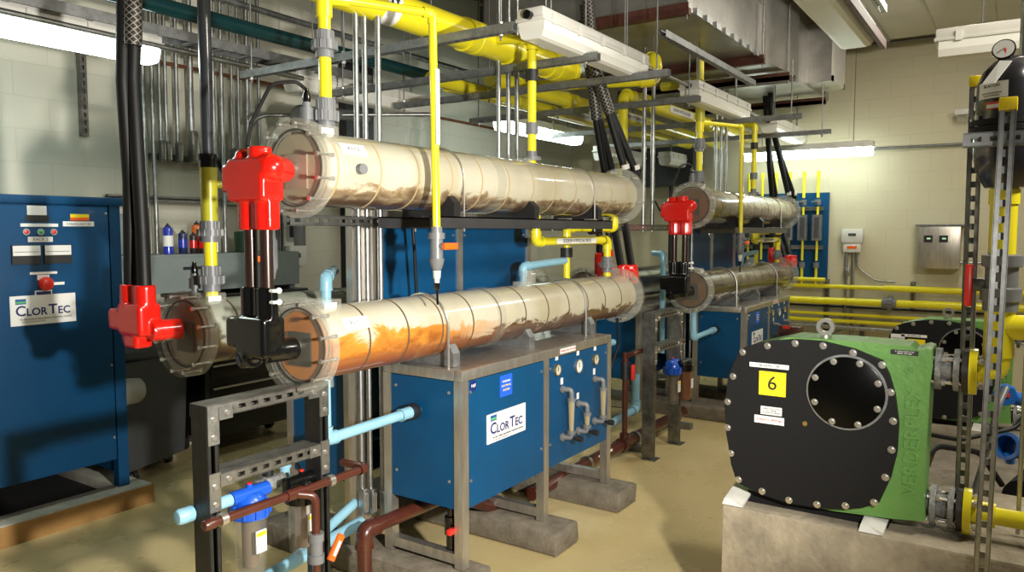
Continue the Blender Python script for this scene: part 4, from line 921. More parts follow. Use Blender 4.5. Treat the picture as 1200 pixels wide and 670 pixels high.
MB().box(4.24,4.42,5.05,5.15,1.31,1.48,bev=.006).build('housing','whitep',t); MB().box(4.29,4.35,5.046,5.05,1.38,1.42).build('display','greydark',t)
strut_mb((4.2,5.12,1.25),(4.2,5.12,1.85),(0,-1,0)).build('strut_rail','galvdark', label='short upright strut behind the white wall display', cat='strut rail', smooth=False)
# dark tall items along the left wall beyond
MB().box(4.9,5.25,5.05,5.14,.0,3.2).build('cable_riser','black', label='tall black cable riser on the left wall behind the nearest rack', cat='cable riser')
t = thing('rectifier_cabinet', 'second dark blue cabinet half hidden behind the nearest rack', 'control cabinet', (6.3,4.7,0))
MB().box(5.4,6.7,4.3,5.05,.15,1.66,bev=.005).build('cabinet_body','bluecab',t); MB().box(5.38,6.72,4.28,5.05,1.66,1.70).build('cabinet_top','bluecab',t)
MB().box(5.4,6.7,4.32,5.05,0,.15).build('cabinet_base','black',t)
MB().lathe((6.6,4.3,1.38), (0,-1,0), [(0,.03),(.03,.03),(.04,.02)], 16).build('emergency_stop','redp',t)
# ------------------------------------------------------------------ overhead pipes
def header(name, label, y, z, x0, x1, r, m, group=None, colls=(), labels=(), cap=False):
    t = thing(name, label, 'overhead pipe', (x0,y,z-r), group)
    MB().cyl((x0,y,z),(x1,y,z), r, n=28).build('pipe_run', m, t)
    for xx in colls: MB().lathe((xx-.07,y,z),(1,0,0),[(0,r),(0,r*1.12),(.06,r*1.12),(.065,r*1.07),(.08,r*1.07),(.085,r*1.12),(.14,r*1.12),(.14,r)],28).build('coupling', m, t)
    for (xa, ww) in labels:
        l_ = MB().box(xa, xa+ww, y-r-.0035, y-r-.0005, z-.028, z+.028).build('pipe_label', 'white', t)
        text('SODIUM HYPOCHLORITE', .042, (xa+ww/2, y-r-.0042, z), '-Y', 'textgrey', l_, 'pipe_lettering', sx=min(1.05, ww/.62))
    if cap: MB().lathe((x1,y,z),(1,0,0),[(0,r*1.1),(.03,r*1.1),(.05,r*.7),(.055,0)],24).build('end_cap', m, t)
    return t
gh = 'yellow header pipes under the ceiling'
hp = header('header_pipe', 'widest yellow header pipe above the nearest rack', 2.5, 2.645, 1.6, 4.40, .080, 'yellow', gh, (3.35,3.75,4.2), cap=True)
l_ = MB().ring((2.62,2.5,2.645),(1,0,0),0,.10,.080,.0815,n=40).build('white_band','white',hp)
for dx in (0,.035): MB().prism([(2.64+dx,2.4183,2.62),(2.655+dx,2.4183,2.62),(2.655+dx,2.4183,2.655),(2.665+dx,2.4183,2.655),(2.6475+dx,2.4183,2.68),(2.63+dx,2.4183,2.655),(2.64+dx,2.4183,2.655)],(0,-.001,0)).build('flow_arrow','textblack',l_,smooth=False)
header('header_pipe', 'yellow header pipe with big elbow, labelled, above the far rack', 2.62, 2.66, 5.55, 8.9, .062, 'yellow', gh, (5.9,7.5), ((6.3,.55),))
header('header_pipe', 'labelled yellow header pipe second from the front above the far rack', 2.98, 2.62, 4.2, 8.9, .055, 'yellow', gh, (4.6,5.3), ((6.1,.55),))
header('header_pipe', 'slim yellow header pipe third from the front above the racks', 3.25, 2.60, 3.9, 8.9, .042, 'yellow', gh, (5.0,6.8), ((5.6,.5),))
header('header_pipe', 'rearmost yellow header pipe beside the dark teal pipe', 3.5, 2.66, 4.4, 8.9, .05, 'yellow', gh, (5.6,))
pipe('cross_pipe', 'yellow pipe crossing under the ceiling with a large end elbow', 'yellow pipe', [(4.75,3.10,2.66), (5.06,2.17,2.66), (5.06,2.17,2.80), (5.3,2.4,2.88)], .040, 'yellow')
pipe('riser_pipe', 'yellow vertical pipe behind the braided cables falling from a large elbow', 'yellow pipe', [(5.75,2.62,2.66), (5.5,2.62,2.66), (5.5,2.62,1.95)], .036, 'yellow')
pipe('riser_pipe', 'thick yellow vertical pipe meeting the far rack drop pipe', 'yellow pipe', [(5.78,2.42,2.75),(5.78,2.1,2.75),(5.78,2.1,2.45)], .036, 'yellowtee')
t = header('teal_pipe', 'long dark teal pipe under the ceiling along the left wall', 3.75, 2.765, .9, 8.9, .043, 'teal', None, (1.9,))
l_ = MB().box(5.0,5.35,3.7035,3.7065,2.75,2.78).build('pipe_label','white',t); MB().ring((5.42,3.75,2.765),(1,0,0),0,.04,.043,.0445).build('white_band','white',t)
# cable ladder under the teal pipe
t = thing('cable_tray', 'grey slotted cable tray running beneath the dark teal pipe', 'cable tray', (2.4,3.92,2.64))
for y in (3.86, 3.99): MB().box(.8,4.0,y,y+.008,2.645,2.70).build('side_rail','galvdark',t)
for k in range(16): MB().box(.9+.19*k,.93+.19*k,3.868,3.99,2.65,2.66).build('rung','galv',t)
MB().sweep([(1.2,3.88,2.60),(3.45,3.95,2.60)], .016).build('steel_pipe','galv', label='thin steel pipe sloping beneath the cable tray to the unlit lamp', cat='pipe')
MB().sweep([(.9,4.6,3.2),(9.1,4.6,3.15)], .022).build('steel_pipe','galvdark', label='high grey pipe along the left wall near the ceiling', cat='pipe')
MB().sweep([(4.5,3.3,1.62),(9.0,3.3,1.62)], .012).build('steel_pipe','galvdark', label='thin grey pipe at eye level beyond the back row', cat='pipe')
MB().box(.8,9.1,3.05,3.15,3.55,3.68).build('ceiling_beam','galvdark', label='dark steel beam near the ceiling above the teal pipe', cat='beam')
for (x_, l_) in ((2.2,'dark cross beam at the ceiling above the left cabinet'),(4.6,'dark cross beam at the ceiling above the nearest rack'),(7.0,'dark cross beam at the ceiling above the far rack')):
    MB().box(x_,x_+.02,1.9,5.1,3.7,4.1).box(x_-.07,x_+.09,1.9,5.1,3.69,3.71).build('cross_beam','galvdark', label=l_, cat='beam', group='cross beams at the ceiling', smooth=False)
# trapeze struts with hanger rods
tr = [(2.95,1.95,3.9,2.53,'first'), (3.68,1.9,3.9,2.53,'second'), (4.29,1.75,3.9,2.53,'third'), (5.22,1.9,3.9,2.53,'fourth'), (6.45,1.5,3.9,2.53,'fifth'), (7.6,1.5,3.9,2.53,'sixth')]
for (x_, y0, y1, z_, w_) in tr:
    t = thing('trapeze_hanger', 'grey cross strut carrying the yellow pipes, %s from the camera' % w_, 'pipe hanger', (x_,2.8,z_-.02), 'cross struts hung under the ceiling')
    strut_mb((x_,y0,z_),(x_,y1,z_),(0,0,1),slots=True).build('strut_bar','galvdark',t,smooth=False)
    for y_ in (y0+.08, 3.05, y1-.08): 
        r_ = MB().cyl((x_,y_,z_-.05),(x_,y_,2.93 if x_ > 4.4 and 1.62 < y_ < 3.35 else (2.98 if x_ > 4.4 and y_ < 1.62 else 4.18)),.005,n=8).build('threaded_rod','galvdark',t); [MB().cyl((x_,y_,z_+q),(x_,y_,z_+q+.012),.011,n=6).build('rod_nut','steel',r_) for q in (.02,-.034)]
# hung strut rails by the lamp row
strut_mb((4.35,1.82,2.78),(6.2,1.82,2.78),(0,0,1)).build('strut_rail','galvdark', label='slotted strut rail hung between the large duct and the overhead lamps', cat='strut rail', smooth=False)

# ------------------------------------------------------------------ lamps
def lamp(name, p, ax, lit, label, group, L_=1.27, w=.15, gl='lens'):
    """enclosed fluorescent fitting: tray, clear lens, clips, end entry; ax 'x' or 'y'"""
    p = V(p); t = thing(name, label, 'ceiling lamp', p, group)
    def B(a0,a1,b0,b1,c0,c1,bev=0):
        return MB().box(p.x+a0,p.x+a1,p.y+b0,p.y+b1,p.z+c0,p.z+c1,bev=bev) if ax == 'x' else MB().box(p.x+b0,p.x+b1,p.y+a0,p.y+a1,p.z+c0,p.z+c1,bev=bev)
    B(0,L_,-w/2,w/2,.06,.115,.008).build('tray','whitep',t)
    B(-.006,L_+.006,-w/2-.007,w/2+.007,.05,.068,.003).build('rim','whitep',t)
    prof = [(-w/2,.05),(w/2,.05),(w/2*.97,.01),(w/2*.8,-.025),(w/2*.55,-.035),(-w/2*.55,-.035),(-w/2*.8,-.025),(-w/2*.97,.01)]
    if ax == 'x': pts = [(p.x+.015,p.y+a,p.z+b) for a,b in prof]; off = (L_-.03,0,0)
    else: pts = [(p.x+a,p.y+.015,p.z+b) for a,b in prof]; off = (0,L_-.03,0)
    MB().prism(pts, off).build('lens', 'tubeglow' if lit else gl, t, smooth=False)
    if not lit: 
        for s_ in (-.03,.03):
            a = V((.05,s_,.045)) if ax=='x' else V((s_,.05,.045)); b = V((L_-.05,s_,.045)) if ax=='x' else V((s_,L_-.05,.045))
            MB().cyl(p+a, p+b, .012, n=12).build('fluorescent_tube','white',t)
    if p.x not in (3.2, 5.35, 7.45):
        for q in (.2, L_-.2): MB().cyl((p.x+(q if ax == 'x' else 0), p.y+(0 if ax == 'x' else q), p.z+.11), (p.x+(q if ax == 'x' else 0), p.y+(0 if ax == 'x' else q), 3.56 if p.y < 1.2 and p.x < 8.6 else 4.18), .004, n=6).build('suspension_rod','galvdark',t)
    for k in range(5):
        for s_ in (-1,1): B(.08+k*(L_-.2)/4,.11+k*(L_-.2)/4,*sorted((s_*w/2,s_*(w/2+.010))),.045,.095).build('lens_clip','whitep',t)
    return t
gl_ = 'row of unlit overhead lamps'
for (x_, w_) in ((3.2,'nearest of the row over the yellow pipes'),(5.35,'second of the row over the yellow pipes'),(7.45,'farthest of the row over the yellow pipes')):
    t = lamp('strip_lamp', (x_,2.03,2.575), 'x', False, 'unlit enclosed strip lamp, '+w_, gl_)
    MB().cyl((x_+1.27,2.03,2.65),(min(x_+2.15,8.9),2.03,2.65),.013).build('linking_conduit','galv',t)
    zt = 4.18 if x_ < 4 else 2.95; MB().cyl((x_+.15,2.03,2.69),(x_+.15,2.03,zt),.004,n=6).cyl((x_+1.1,2.03,2.69),(x_+1.1,2.03,zt),.004,n=6).build('suspension_rod','galvdark',t)
    MB().cyl((x_-.03,2.03,2.65),(x_,2.03,2.65),.022).build('cable_gland','blackg',t)
gw = 'lamps along the left wall'
lamp('strip_lamp', (1.12,4.0,2.55), 'x', True, 'glowing strip lamp above the left blue cabinet', gw, L_=1.33, w=.17)
lamp('strip_lamp', (3.43,4.05,2.56), 'x', False, 'unlit strip lamp hanging behind the nearest upper tube', gw, L_=1.4, w=.17)
lamp('strip_lamp', (5.8,4.0,2.56), 'x', True, 'glowing strip lamp behind the middle of the nearest upper tube', gw, L_=1.45, w=.17)
lamp('strip_lamp', (7.0,3.6,2.36), 'x', False, 'unlit strip lamp low beneath the yellow pipes, left of the dark box', gw, L_=1.0)
lamp('strip_lamp', (8.1,3.35,2.38), 'x', False, 'short looking unlit strip lamp right of the dark hanging box', gw, L_=.8)
lamp('strip_lamp', (8.75,1.30,2.43), 'y', True, 'glowing strip lamp before the back wall, beyond the far rack', 'lamps at the back wall', L_=1.35, w=.16)
lamp('strip_lamp', (4.6,-1.1,2.52), 'y', False, 'unlit strip lamp at the upper right corner behind the pressure gauge', 'lamps at the right', L_=1.5, w=.17)
lamp('strip_lamp', (4.35,.98,2.88), 'x', False, 'large looking unlit lamp at the top edge right of the duct', 'lamps at the right', L_=1.35, w=.24)
t = thing('emergency_lamp', 'small white emergency lamp on the back wall left of the black tank', 'lamp', (9.1,.47,2.72))
MB().box(9.0,9.20,.40,.60,2.78,2.84,bev=.008).build('housing','whitep',t); MB().box(9.02,9.16,.42,.58,2.72,2.78,bev=.008).build('lens','clearw',t)

# ------------------------------------------------------------------ duct
t = thing('air_duct', 'large grey metal air duct with red brown supports at the top right', 'air duct', (6.8,2.4,3.0))
MB().box(4.62,6.35,1.80,3.3,3.0,4.1).build('duct_section','alu',t,smooth=False)
MB().prism([(6.42,1.80,3.0),(7.35,1.76,3.02),(7.35,1.76,4.1),(6.42,1.80,4.1)],(0,1.4,0)).build('duct_section','alu',t,smooth=False)
MB().box(7.42,8.95,1.80,3.1,3.03,4.0).build('duct_section','alu',t,smooth=False)
for xx in (4.62,6.35,7.35): MB().box(xx-.012,xx+.075,1.765,3.32,2.97,4.12).build('joint_flange','alu',t,smooth=False)
for k in range(8): MB().box(4.8+.19*k,4.9+.19*k,1.775,1.80,2.985,3.03).build('flange_cleat','galv',t)
MB().box(4.7,6.3,1.785,1.80,3.42,3.44).build('stiffener','alu',t)
for k, xx in enumerate((4.55,6.2,7.0,8.5)):
    MB().box(xx,xx+.05,1.74,3.4,2.93,2.97).box(xx,xx+.006,1.74,3.4,2.93,3.0).build('support_angle','oxide',t)
    MB().cyl((xx+.02,1.755,2.9),(xx+.02,1.755,4.18),.006,n=8).build('threaded_rod','galvdark',t)
g = MB().box(7.95,8.55,1.58,1.80,3.06,3.62).build('grille_collar','alu',t,smooth=False)
gm = MB().box(7.95,8.0,1.565,1.58,3.06,3.62).box(8.5,8.55,1.565,1.58,3.06,3.62).box(7.95,8.55,1.565,1.58,3.06,3.11).box(7.95,8.55,1.565,1.58,3.57,3.62)
for k in range(20): gm.box(8.0,8.5,1.568,1.578,3.12+k*.0225,3.131+k*.0225)
for k in range(14): gm.box(8.02+k*.035,8.026+k*.035,1.566,1.57,3.11,3.57)
gm.build('grille_frame','hotpanel',g,smooth=False)
t = thing('ceiling_duct', 'broad flat white duct overhead at the upper right corner', 'air duct', (6,0,3.5))
MB().box(3.2,8.7,-2.5,1.18,3.55,4.1).build('duct_casing','hotpanel',t,smooth=False)
for y_ in (.75,.25,-.3): MB().box(3.2,8.7,y_-.006,y_+.006,3.544,3.55).build('seam','alu',t)
MB().box(3.2,8.72,1.18,1.2,3.53,4.1).build('edge_trim','alu',t)
strut_mb((3.4,.72,2.9),(5.0,.72,2.9),(0,0,1)).build('strut_rail','galv', label='slotted strut rail at the top edge right of the round looking lamp', cat='strut rail', smooth=False)
MB().box(3.4,5.9,.82,.85,2.86,2.92).build('steel_angle','oxide', label='narrow rusty angle beside the lamp at the top edge', cat='steel angle')
for (y0,y1,z_,l_) in ((-.5,2.4,3.62,'upper thin rail across the back wall above the emergency lamp'),(-.4,1.55,2.50,'thin conduit across the back wall right of the glowing lamp')):
    MB().sweep([(9.15,y0,z_),(9.15,y1,z_)],.014).build('wall_conduit','galvdark', label=l_, cat='conduit')
MB().box(8.6,8.95,3.2,4.0,2.15,2.60).build('heater_box','black', label='dark box hanging beneath the lamps left of the far rack', cat='heater')
MB().cyl((8.8,3.55,0),(8.8,3.55,2.15),.02).build('vertical_pipe','black', label='thin black vertical pipe below the dark hanging box', cat='pipe')

# ------------------------------------------------------------------ back wall
t = thing('flow_meter_board', 'blue wall board with a row of flow tubes on the back wall', 'meter board', (9.15,2.2,1.1))
bd = MB().box(9.14,9.17,1.80,2.98,1.06,2.04).build('board','blue',t)
for z_ in (1.86,1.42): strut_mb((9.12,1.85,z_),(9.12,2.95,z_),(-1,0,0),slots=False).build('strut_bar','galv',t,smooth=False)
for k in range(6):
    y_ = 1.905+.155*k
    mp = MB().cyl((9.07,y_,1.98),(9.07,y_,2.24),.016,n=12).cyl((9.07,y_,2.22),(9.07,y_,2.28),.022,n=12).cyl((9.07,y_,1.0),(9.07,y_,1.22),.016,n=12).cyl((9.07,y_,1.55-.28),(9.07,y_,1.88),.014,n=12)
    m1 = mp.build('yellow_tube','yellow',t)
    MB().box(9.03,9.10,y_-.05,y_+.05,1.50,1.79).build('meter_body','galv',t); MB().box(9.022,9.03,y_-.025,y_+.025,1.53,1.76).build('meter_window','greydark',t)
    MB().lathe((9.07,y_,1.19),(0,0,1),[(0,.02),(0,.034),(.06,.034),(.06,.02)],12).lathe((9.07,y_,1.90),(0,0,1),[(0,.02),(0,.034),(.06,.034),(.06,.02)],12).box(9.02,9.05,y_-.01,y_+.06,1.93,1.945).build('valve','greypvc',t)
wp = 'yellow pipes along the back wall'
t = pipe('wall_pipe','top yellow wall pipe turning up below the flow meter board','yellow pipe',[(9.05,1.80,1.06),(9.05,2.9,1.06)],.022,'yellow',wp)
t = pipe('wall_pipe','yellow wall pipe just beneath the flow meter board','yellow pipe',[(9.08,2.36,1.06),(9.08,2.36,.985),(9.08,-.6,.985)],.024,'yellow',wp)
MB().cyl((9.08,1.2,.985),(9.08,-.6,.985),.034).build('wide_run','yellow',t)
t = pipe('wall_pipe','thickest yellow wall pipe with grey union in its middle','yellow pipe',[(9.05,2.42,.82),(9.05,-.6,.84)],.040,'yellow',wp); union(t,(9.05,1.14,.828),(0,1,0),.04,h=.14)
pipe('wall_pipe','upper of two slim yellow wall pipes below the thick one','yellow pipe',[(9.08,2.42,.675),(9.08,-.2,.675)],.018,'yellow',wp)
pipe('wall_pipe','lower of two slim yellow wall pipes below the thick one','yellow pipe',[(9.08,2.42,.60),(9.08,.2,.60)],.022,'yellow',wp)
pipe('wall_pipe','grey steel pipe beneath the yellow wall pipes','pipe',[(9.08,2.42,.53),(9.08,.0,.53)],.024,'galv')
MB().box(9.14,9.19,-.6,2.42,.745,.765).build('black_rail','black',label='thin black rail behind the thick yellow wall pipe',cat='rail')
for (y_,z0,z1,l_) in ((1.80,.4,1.06,'strut bracket left of the grey union on the back wall pipes'),(.93,.75,1.06,'strut bracket right of the grey union on the back wall pipes'),(.42,.3,1.05,'strut bracket behind the second green pump'),(1.42,.25,.56,'short strut bracket under the grey steel wall pipe')):
    strut_mb((9.17,y_,z0),(9.17,y_,z1),(-1,0,0)).build('wall_bracket','strut',label=l_,cat='bracket',group='pipe brackets on the back wall',smooth=False)
MB().sweep([(9.15,1.60,1.45),(9.15,1.60,.5),(9.15,1.75,.42),(9.15,2.3,.42)],.014,fil=.1).build('wall_conduit','galv',label='grey conduit curving left beneath the white transmitter box',cat='conduit')
MB().sweep([(9.16,1.53,1.45),(9.16,1.53,.40),(9.16,1.70,.33),(9.16,2.3,.34)],.014,fil=.12).build('wall_conduit','galv',label='second conduit beneath the white transmitter box, curving lower',cat='conduit')
MB().sweep([(9.15,1.50,1.45),(9.15,1.48,1.2),(9.15,1.30,1.06),(9.15,1.1,1.055)],.010,fil=.12).build('wall_conduit','galv',label='grey flexible conduit curving right below the white transmitter box',cat='conduit')
t = thing('transmitter_box','white transmitter box with orange label on the back wall','control box',(9.15,1.54,1.36))
MB().box(9.08,9.17,1.43,1.65,1.47,1.63,bev=.015).build('housing','whitep',t); MB().box(9.09,9.17,1.45,1.63,1.37,1.47,bev=.008).build('terminal_cover','whitep',t)
MB().box(9.077,9.08,1.50,1.58,1.55,1.58).build('display','greydark',t); MB().box(9.086,9.09,1.49,1.59,1.41,1.44).build('warning_label','orange',t)
MB().box(9.10,9.15,1.56,1.61,1.10,1.20,bev=.006).build('conduit_body','galv',t)
t = thing('steel_control_box','stainless steel box with two green displays on the back wall','control box',(9.1,.69,1.2))
MB().box(9.0,9.18,.50,.88,1.215,1.65,bev=.006).build('enclosure','stainless',t); MB().box(8.985,9.0,.51,.87,1.225,1.64,bev=.004).build('door','stainless',t)
for y_ in (.79,.65):
    q = MB().box(8.978,8.985,y_-.04,y_+.04,1.49,1.56).build('meter','black',t); MB().box(8.976,8.978,y_-.022,y_+.012,1.52,1.535).build('display','greenlcd',q)
MB().box(9.05,9.19,.46,.92,1.66,1.675).build('mounting_rail','galvdark',t); MB().cyl((9.1,.50,1.28),(9.1,.30,1.28),.018).build('side_conduit','galv',t)
# clutter on the ground left of the back wall: motor base with red-brown casing
t = thing('motor_base','small dark motor base with rusty casing before the back wall pipes','motor',(6.9,1.45,.9))
MB().box(6.9,7.1,1.55,1.80,.62,.68).box(6.93,7.07,1.58,1.77,.0,.62).build('base','black',t); MB().box(6.93,7.07,1.57,1.76,.68,.76,bev=.01).build('casing','brown',t)
MB().box(6.92,6.94,1.66,1.72,.74,.765).build('red_tag','redp',t)
# ------------------------------------------------------------------ hose pumps
COVER = [(0.879,1.148),(0.829,1.171),(0.757,1.190),(0.678,1.202),(0.579,1.202),(0.473,1.183),(0.381,1.150),(0.359,1.106),(0.338,1.039),(0.323,0.936),(0.325,0.83),(0.342,0.738),(0.376,0.643),(0.429,0.615),(0.483,0.598),(0.585,0.583),(0.691,0.577),(0.79,0.595),(0.88,0.622),(0.905,0.69),(0.926,0.811),(0.936,0.928),(0.923,1.034),(0.906,1.093)]
BOLTS = [(0.868,1.138),(0.775,1.170),(0.675,1.188),(0.577,1.187),(0.476,1.170),(0.381,1.136),(0.351,1.043),(0.340,0.943),(0.342,0.841),(0.358,0.74),(0.391,0.643),(0.485,0.612),(0.582,0.597),(0.682,0.593),(0.782,0.608),(0.873,0.637),(0.905,0.736),(0.920,0.836),(0.922,0.938),(0.903,1.04)]
def pump(off, num, label, rich):
    off = V(off); X = 2.9; P = lambda x, y, z: V((x, y, z))+off
    t = thing('hose_pump', label, 'pump', P(3.05, .55, .55), 'green hose pumps on concrete plinths')
    MB().prism([P(X+.025,y,z) for y,z in [(0.70,1.205),(0.512,1.207),(0.30,1.206),(0.285,1.190),(0.25,1.203),(0.233,1.198),(0.229,1.14),(0.235,1.08),(0.240,.70),(0.233,0.602),(0.245,0.598),(0.35,.586),(0.528,0.575),(0.70,.575),(.86,.60),(.915,.72),(.925,.93),(.90,1.09),(.85,1.16)]], (.17,0,0)).build('pump_housing','green',t)
    h = [P(X,y,z) for y,z in COVER]
    c = MB().prism(h, (.028,0,0)); bmesh.ops.bevel(c.bm, geom=[e for e in c.bm.edges if all(abs(v.co.x-(X+off.x))<1e-4 for v in e.verts)], offset=.004, segments=2, affect='EDGES')
    c = c.build('front_cover','blackpaint',t)
    for y,z in BOLTS:
        MB().cyl(P(X,y,z),P(X-.003,y,z),.013,n=14).cyl(P(X-.003,y,z),P(X-.011,y,z),.0095,r2=.008,n=12).build('cover_bolt','steel',t)
    w0 = (.494,1.026)
    w = MB().ring(P(X,*w0),(-1,0,0),0,.006,.128,.136,n=56).build('window_gasket','galvdark',t)
    MB().lathe(P(X,*w0),(-1,0,0),[(0,.128),(.012,.128),(.014,.124),(.014,.0)],56).build('inspection_window','blackwin',t)
    for k in range(8):
        a = 2*PI*k/8+.39; y, z = w0[0]+.113*math.cos(a), w0[1]+.118*math.sin(a)
        MB().cyl(P(X-.012,y,z),P(X-.016,y,z),.012,n=12).cyl(P(X-.016,y,z),P(X-.023,y,z),.0085,n=6).build('window_bolt','steel',t)
    MB().cyl(P(X,.632,.893),P(X-.005,.632,.893),.009,n=12).cyl(P(X-.004,.632,.893),P(X-.006,.632,.893),.004,n=6).build('vent_plug','brass',c)
    def lab(y0,y1,z0,z1,m='white',nm='label_plate',tx=None,sz=.012,tm='textgrey'):
        l_ = MB().box(X-.0025+off.x,X+off.x,y1+off.y,y0+off.y,z0+off.z,z1+off.z).build(nm,m,c)
        if tx: text(tx,sz,P(X-.0032,(y0+y1)/2,(z0+z1)/2),'-X',tm,l_,'plate_lettering')
        return l_
    n_ = lab(.803,.704,.982,1.073,'yellowcap','number_plate',num,.075,'textblack')
    lab(.840,.695,1.086,1.103,tx='08-APRIL-08',sz=.015)
    if rich:
        l_ = lab(.794,.716,.908,.939,tx='LUBRICATED WITH\nGLYCERINE\nTECHNICAL GRADE',sz=.0075); lab(.817,.707,.873,.902,tx='S-NaOCL-PMP-06',sz=.0125,tm='textred')
    else: lab(.90,.82,1.04,1.10,tx='LUBRICATED WITH\nGLYCERINE',sz=.0085)
    p_ = MB().box(X+.019+off.x,X+.025+off.x,.273+off.y,.357+off.y,1.174+off.z,1.190+off.z).build('type_plate','black',t)
    text('R. HOSE PUMP VF 50\nSERIAL NUMBER', .0065, P(X+.0185,.315,1.182),'-X','white',p_,'plate_lettering')
    text('VERDERFLEX', .068, P(X+.024,.281,.872),'-X','green',t,'embossed_lettering',ext=.0035,rot=math.radians(90),sx=1.0,bold=.001)
    MB().ring(P(X+.025,.300,1.122),(-1,0,0),0,.003,.012,.0145,n=24).build('embossed_mark','green',t); text('R',.015,P(X+.024,.300,1.122),'-X','green',t,'embossed_lettering',ext=.002)
    for yy in (.875,.385):
        MB().prism([P(X-.035,yy+.05,.541),P(X-.035,yy-.03,.541),P(X-.035,yy-.03,.551),P(X-.02,yy+.02,.562),P(X-.02,yy+.045,.562)],(.16,-.01,.045)).build('foot','whitep',t,smooth=False)
    MB().box(X+.05+off.x,X+.19+off.x,.35+off.y,.85+off.y,.541+off.z,.60+off.z).build('base_plate','blackpaint',t)
    e = MB().ring(P(X+.10,.59,1.245),(1,0,0),-.01,.01,.018,.032,n=24); e.cyl(P(X+.10,.59,1.195),P(X+.10,.59,1.215),.02,n=12); e.build('lifting_eye','steel',t)
    # gearbox behind and port flanges on the -Y side
    MB().cyl(P(X+.19,.58,.85),P(X+.42,.58,.85),.16,n=32).cyl(P(X+.42,.58,.85),P(X+.62,.58,.85),.11,n=32).build('gear_motor','green',t)
    for z_, nm in ((1.122,'upper'),(.632,'lower')):
        for (y_, r_, th, m_) in ((.225,.073,.018,'castgrey'),(.170,.073,.018,'castgrey'),(.145,.075,.020,'gasket'),(.125,.079,.024,'yellow')):
            f = MB().cyl(P(3.02,y_,z_),P(3.02,y_-th,z_),r_,n=36).build('port_flange',m_,t)
        MB().cyl(P(3.02,.24,z_),P(3.02,.10,z_),.042,n=24).build('port_neck','castgrey',t)
        for k in range(4):
            a = PI/4+k*PI/2; MB().cyl(P(3.02+.057*math.cos(a),.235,z_+.057*math.sin(a)),P(3.02+.057*math.cos(a),.082,z_+.057*math.sin(a)),.007,n=8).cyl(P(3.02+.057*math.cos(a),.095,z_+.057*math.sin(a)),P(3.02+.057*math.cos(a),.083,z_+.057*math.sin(a)),.013,n=6).cyl(P(3.02+.057*math.cos(a),.206,z_+.057*math.sin(a)),P(3.02+.057*math.cos(a),.194,z_+.057*math.sin(a)),.013,n=6).build('flange_bolt','steel',t)
    return t
pump((0,0,0),'6','big green hose pump with black cover and yellow plate reading 6',True)
t2 = pump((2.5,-.235,-.155),'4','green hose pump behind the first one, its yellow plate reading 4',False)
def plinth(x0,x1,y0,y1,z1,label):
    MB().box(x0,x1,y0,y1,0,z1,bev=.012).build('concrete_plinth','concrete',label=label,cat='concrete plinth',group='concrete plinths under the pumps')
plinth(2.86,3.62,-1.2,.925,.54,'stained concrete plinth under the big pump with plate 6')
plinth(5.25,6.1,-1.4,.70,.385,'concrete plinth under the pump with plate 4, behind')
# yellow pipework of the pump
t = pipe('pump_pipe','thick yellow pipe from the upper flange of the big pump up to the valve','yellow pipe',[(3.02,.10,1.122),(3.02,.045,1.127),(3.02,.045,1.31)],.032,'yellow')
MB().cyl((3.02,.10,1.122),(3.02,.045,1.122),.040).cyl((3.02,.045,1.18),(3.02,.045,1.345),.045).cyl((3.02,.045,1.28),(3.02,-.055,1.283),.042).cyl((3.02,-.04,1.283),(3.02,-.5,1.29),.032).build('tee','yellow',t)
t = pipe('pump_pipe','thick yellow pipe running right from the lower flange of the big pump','yellow pipe',[(3.02,.10,.632),(3.02,-.6,.632)],.030,'yellow')
MB().cyl((3.02,.115,.632),(3.02,.03,.632),.042).build('flange_socket','yellow',t)
t = thing('ball_valve','dark grey ball valve with red handle under the black tank','valve',(3.02,.045,1.34))
MB().lathe((3.02,.045,1.335),(0,0,1),[(0,.04),(.0,.052),(.03,.052),(.035,.060),(.075,.060),(.08,.048),(.145,.048),(.15,.060),(.185,.060),(.19,.045)],28).cyl((3.02,.09,1.42),(3.02,.125,1.42),.022).build('valve_body','greypvc',t)
MB().box(3.0,3.04,.125,.150,1.345,1.49,bev=.008).build('valve_handle','redp',t)
t = thing('damper_pipe','yellow pipe between the valve and the black tank','yellow pipe',(3.02,.047,1.52))
MB().cyl((3.02,.047,1.52),(3.02,.047,1.745),.040,n=28).ring((3.02,.047,1.69),(0,0,1),0,.05,.039,.045,n=28).build('pipe_run','yellow',t)
t = thing('pulsation_damper','black tank with yellow capped rods, label and gauge at the right edge','tank',(3.02,.047,1.75))
c = (3.02,.045,0)
R_ = .098
MB().lathe((3.02,.045,1.745),(0,0,1),[(0,.035),(.0,.06),(.03,.078),(.07,.092),(.11,R_),(.18,R_)],40).build('lower_bowl','tankblack',t)
MB().lathe((3.02,.045,1.925),(0,0,1),[(0,R_),(0,.112),(.019,.112),(.02,.10),(.021,.10),(.022,.112),(.04,.112),(.04,R_)],40).build('clamp_flange','blackpaint',t)
MB().lathe((3.02,.045,1.965),(0,0,1),[(0,R_),(.12,R_-.004),(.16,R_-.018),(.19,R_-.045),(.205,.03),(.205,0)],40).build('upper_dome','tankblack',t)
for a in (35,80,125,170,215,260,305,350):
    b = V((3.02+.105*math.cos(math.radians(a)),.045+.105*math.sin(math.radians(a)),0)); MB().cyl(b+V((0,0,1.91)),b+V((0,0,1.98)),.006,n=8).build('clamp_bolt','steel',t)
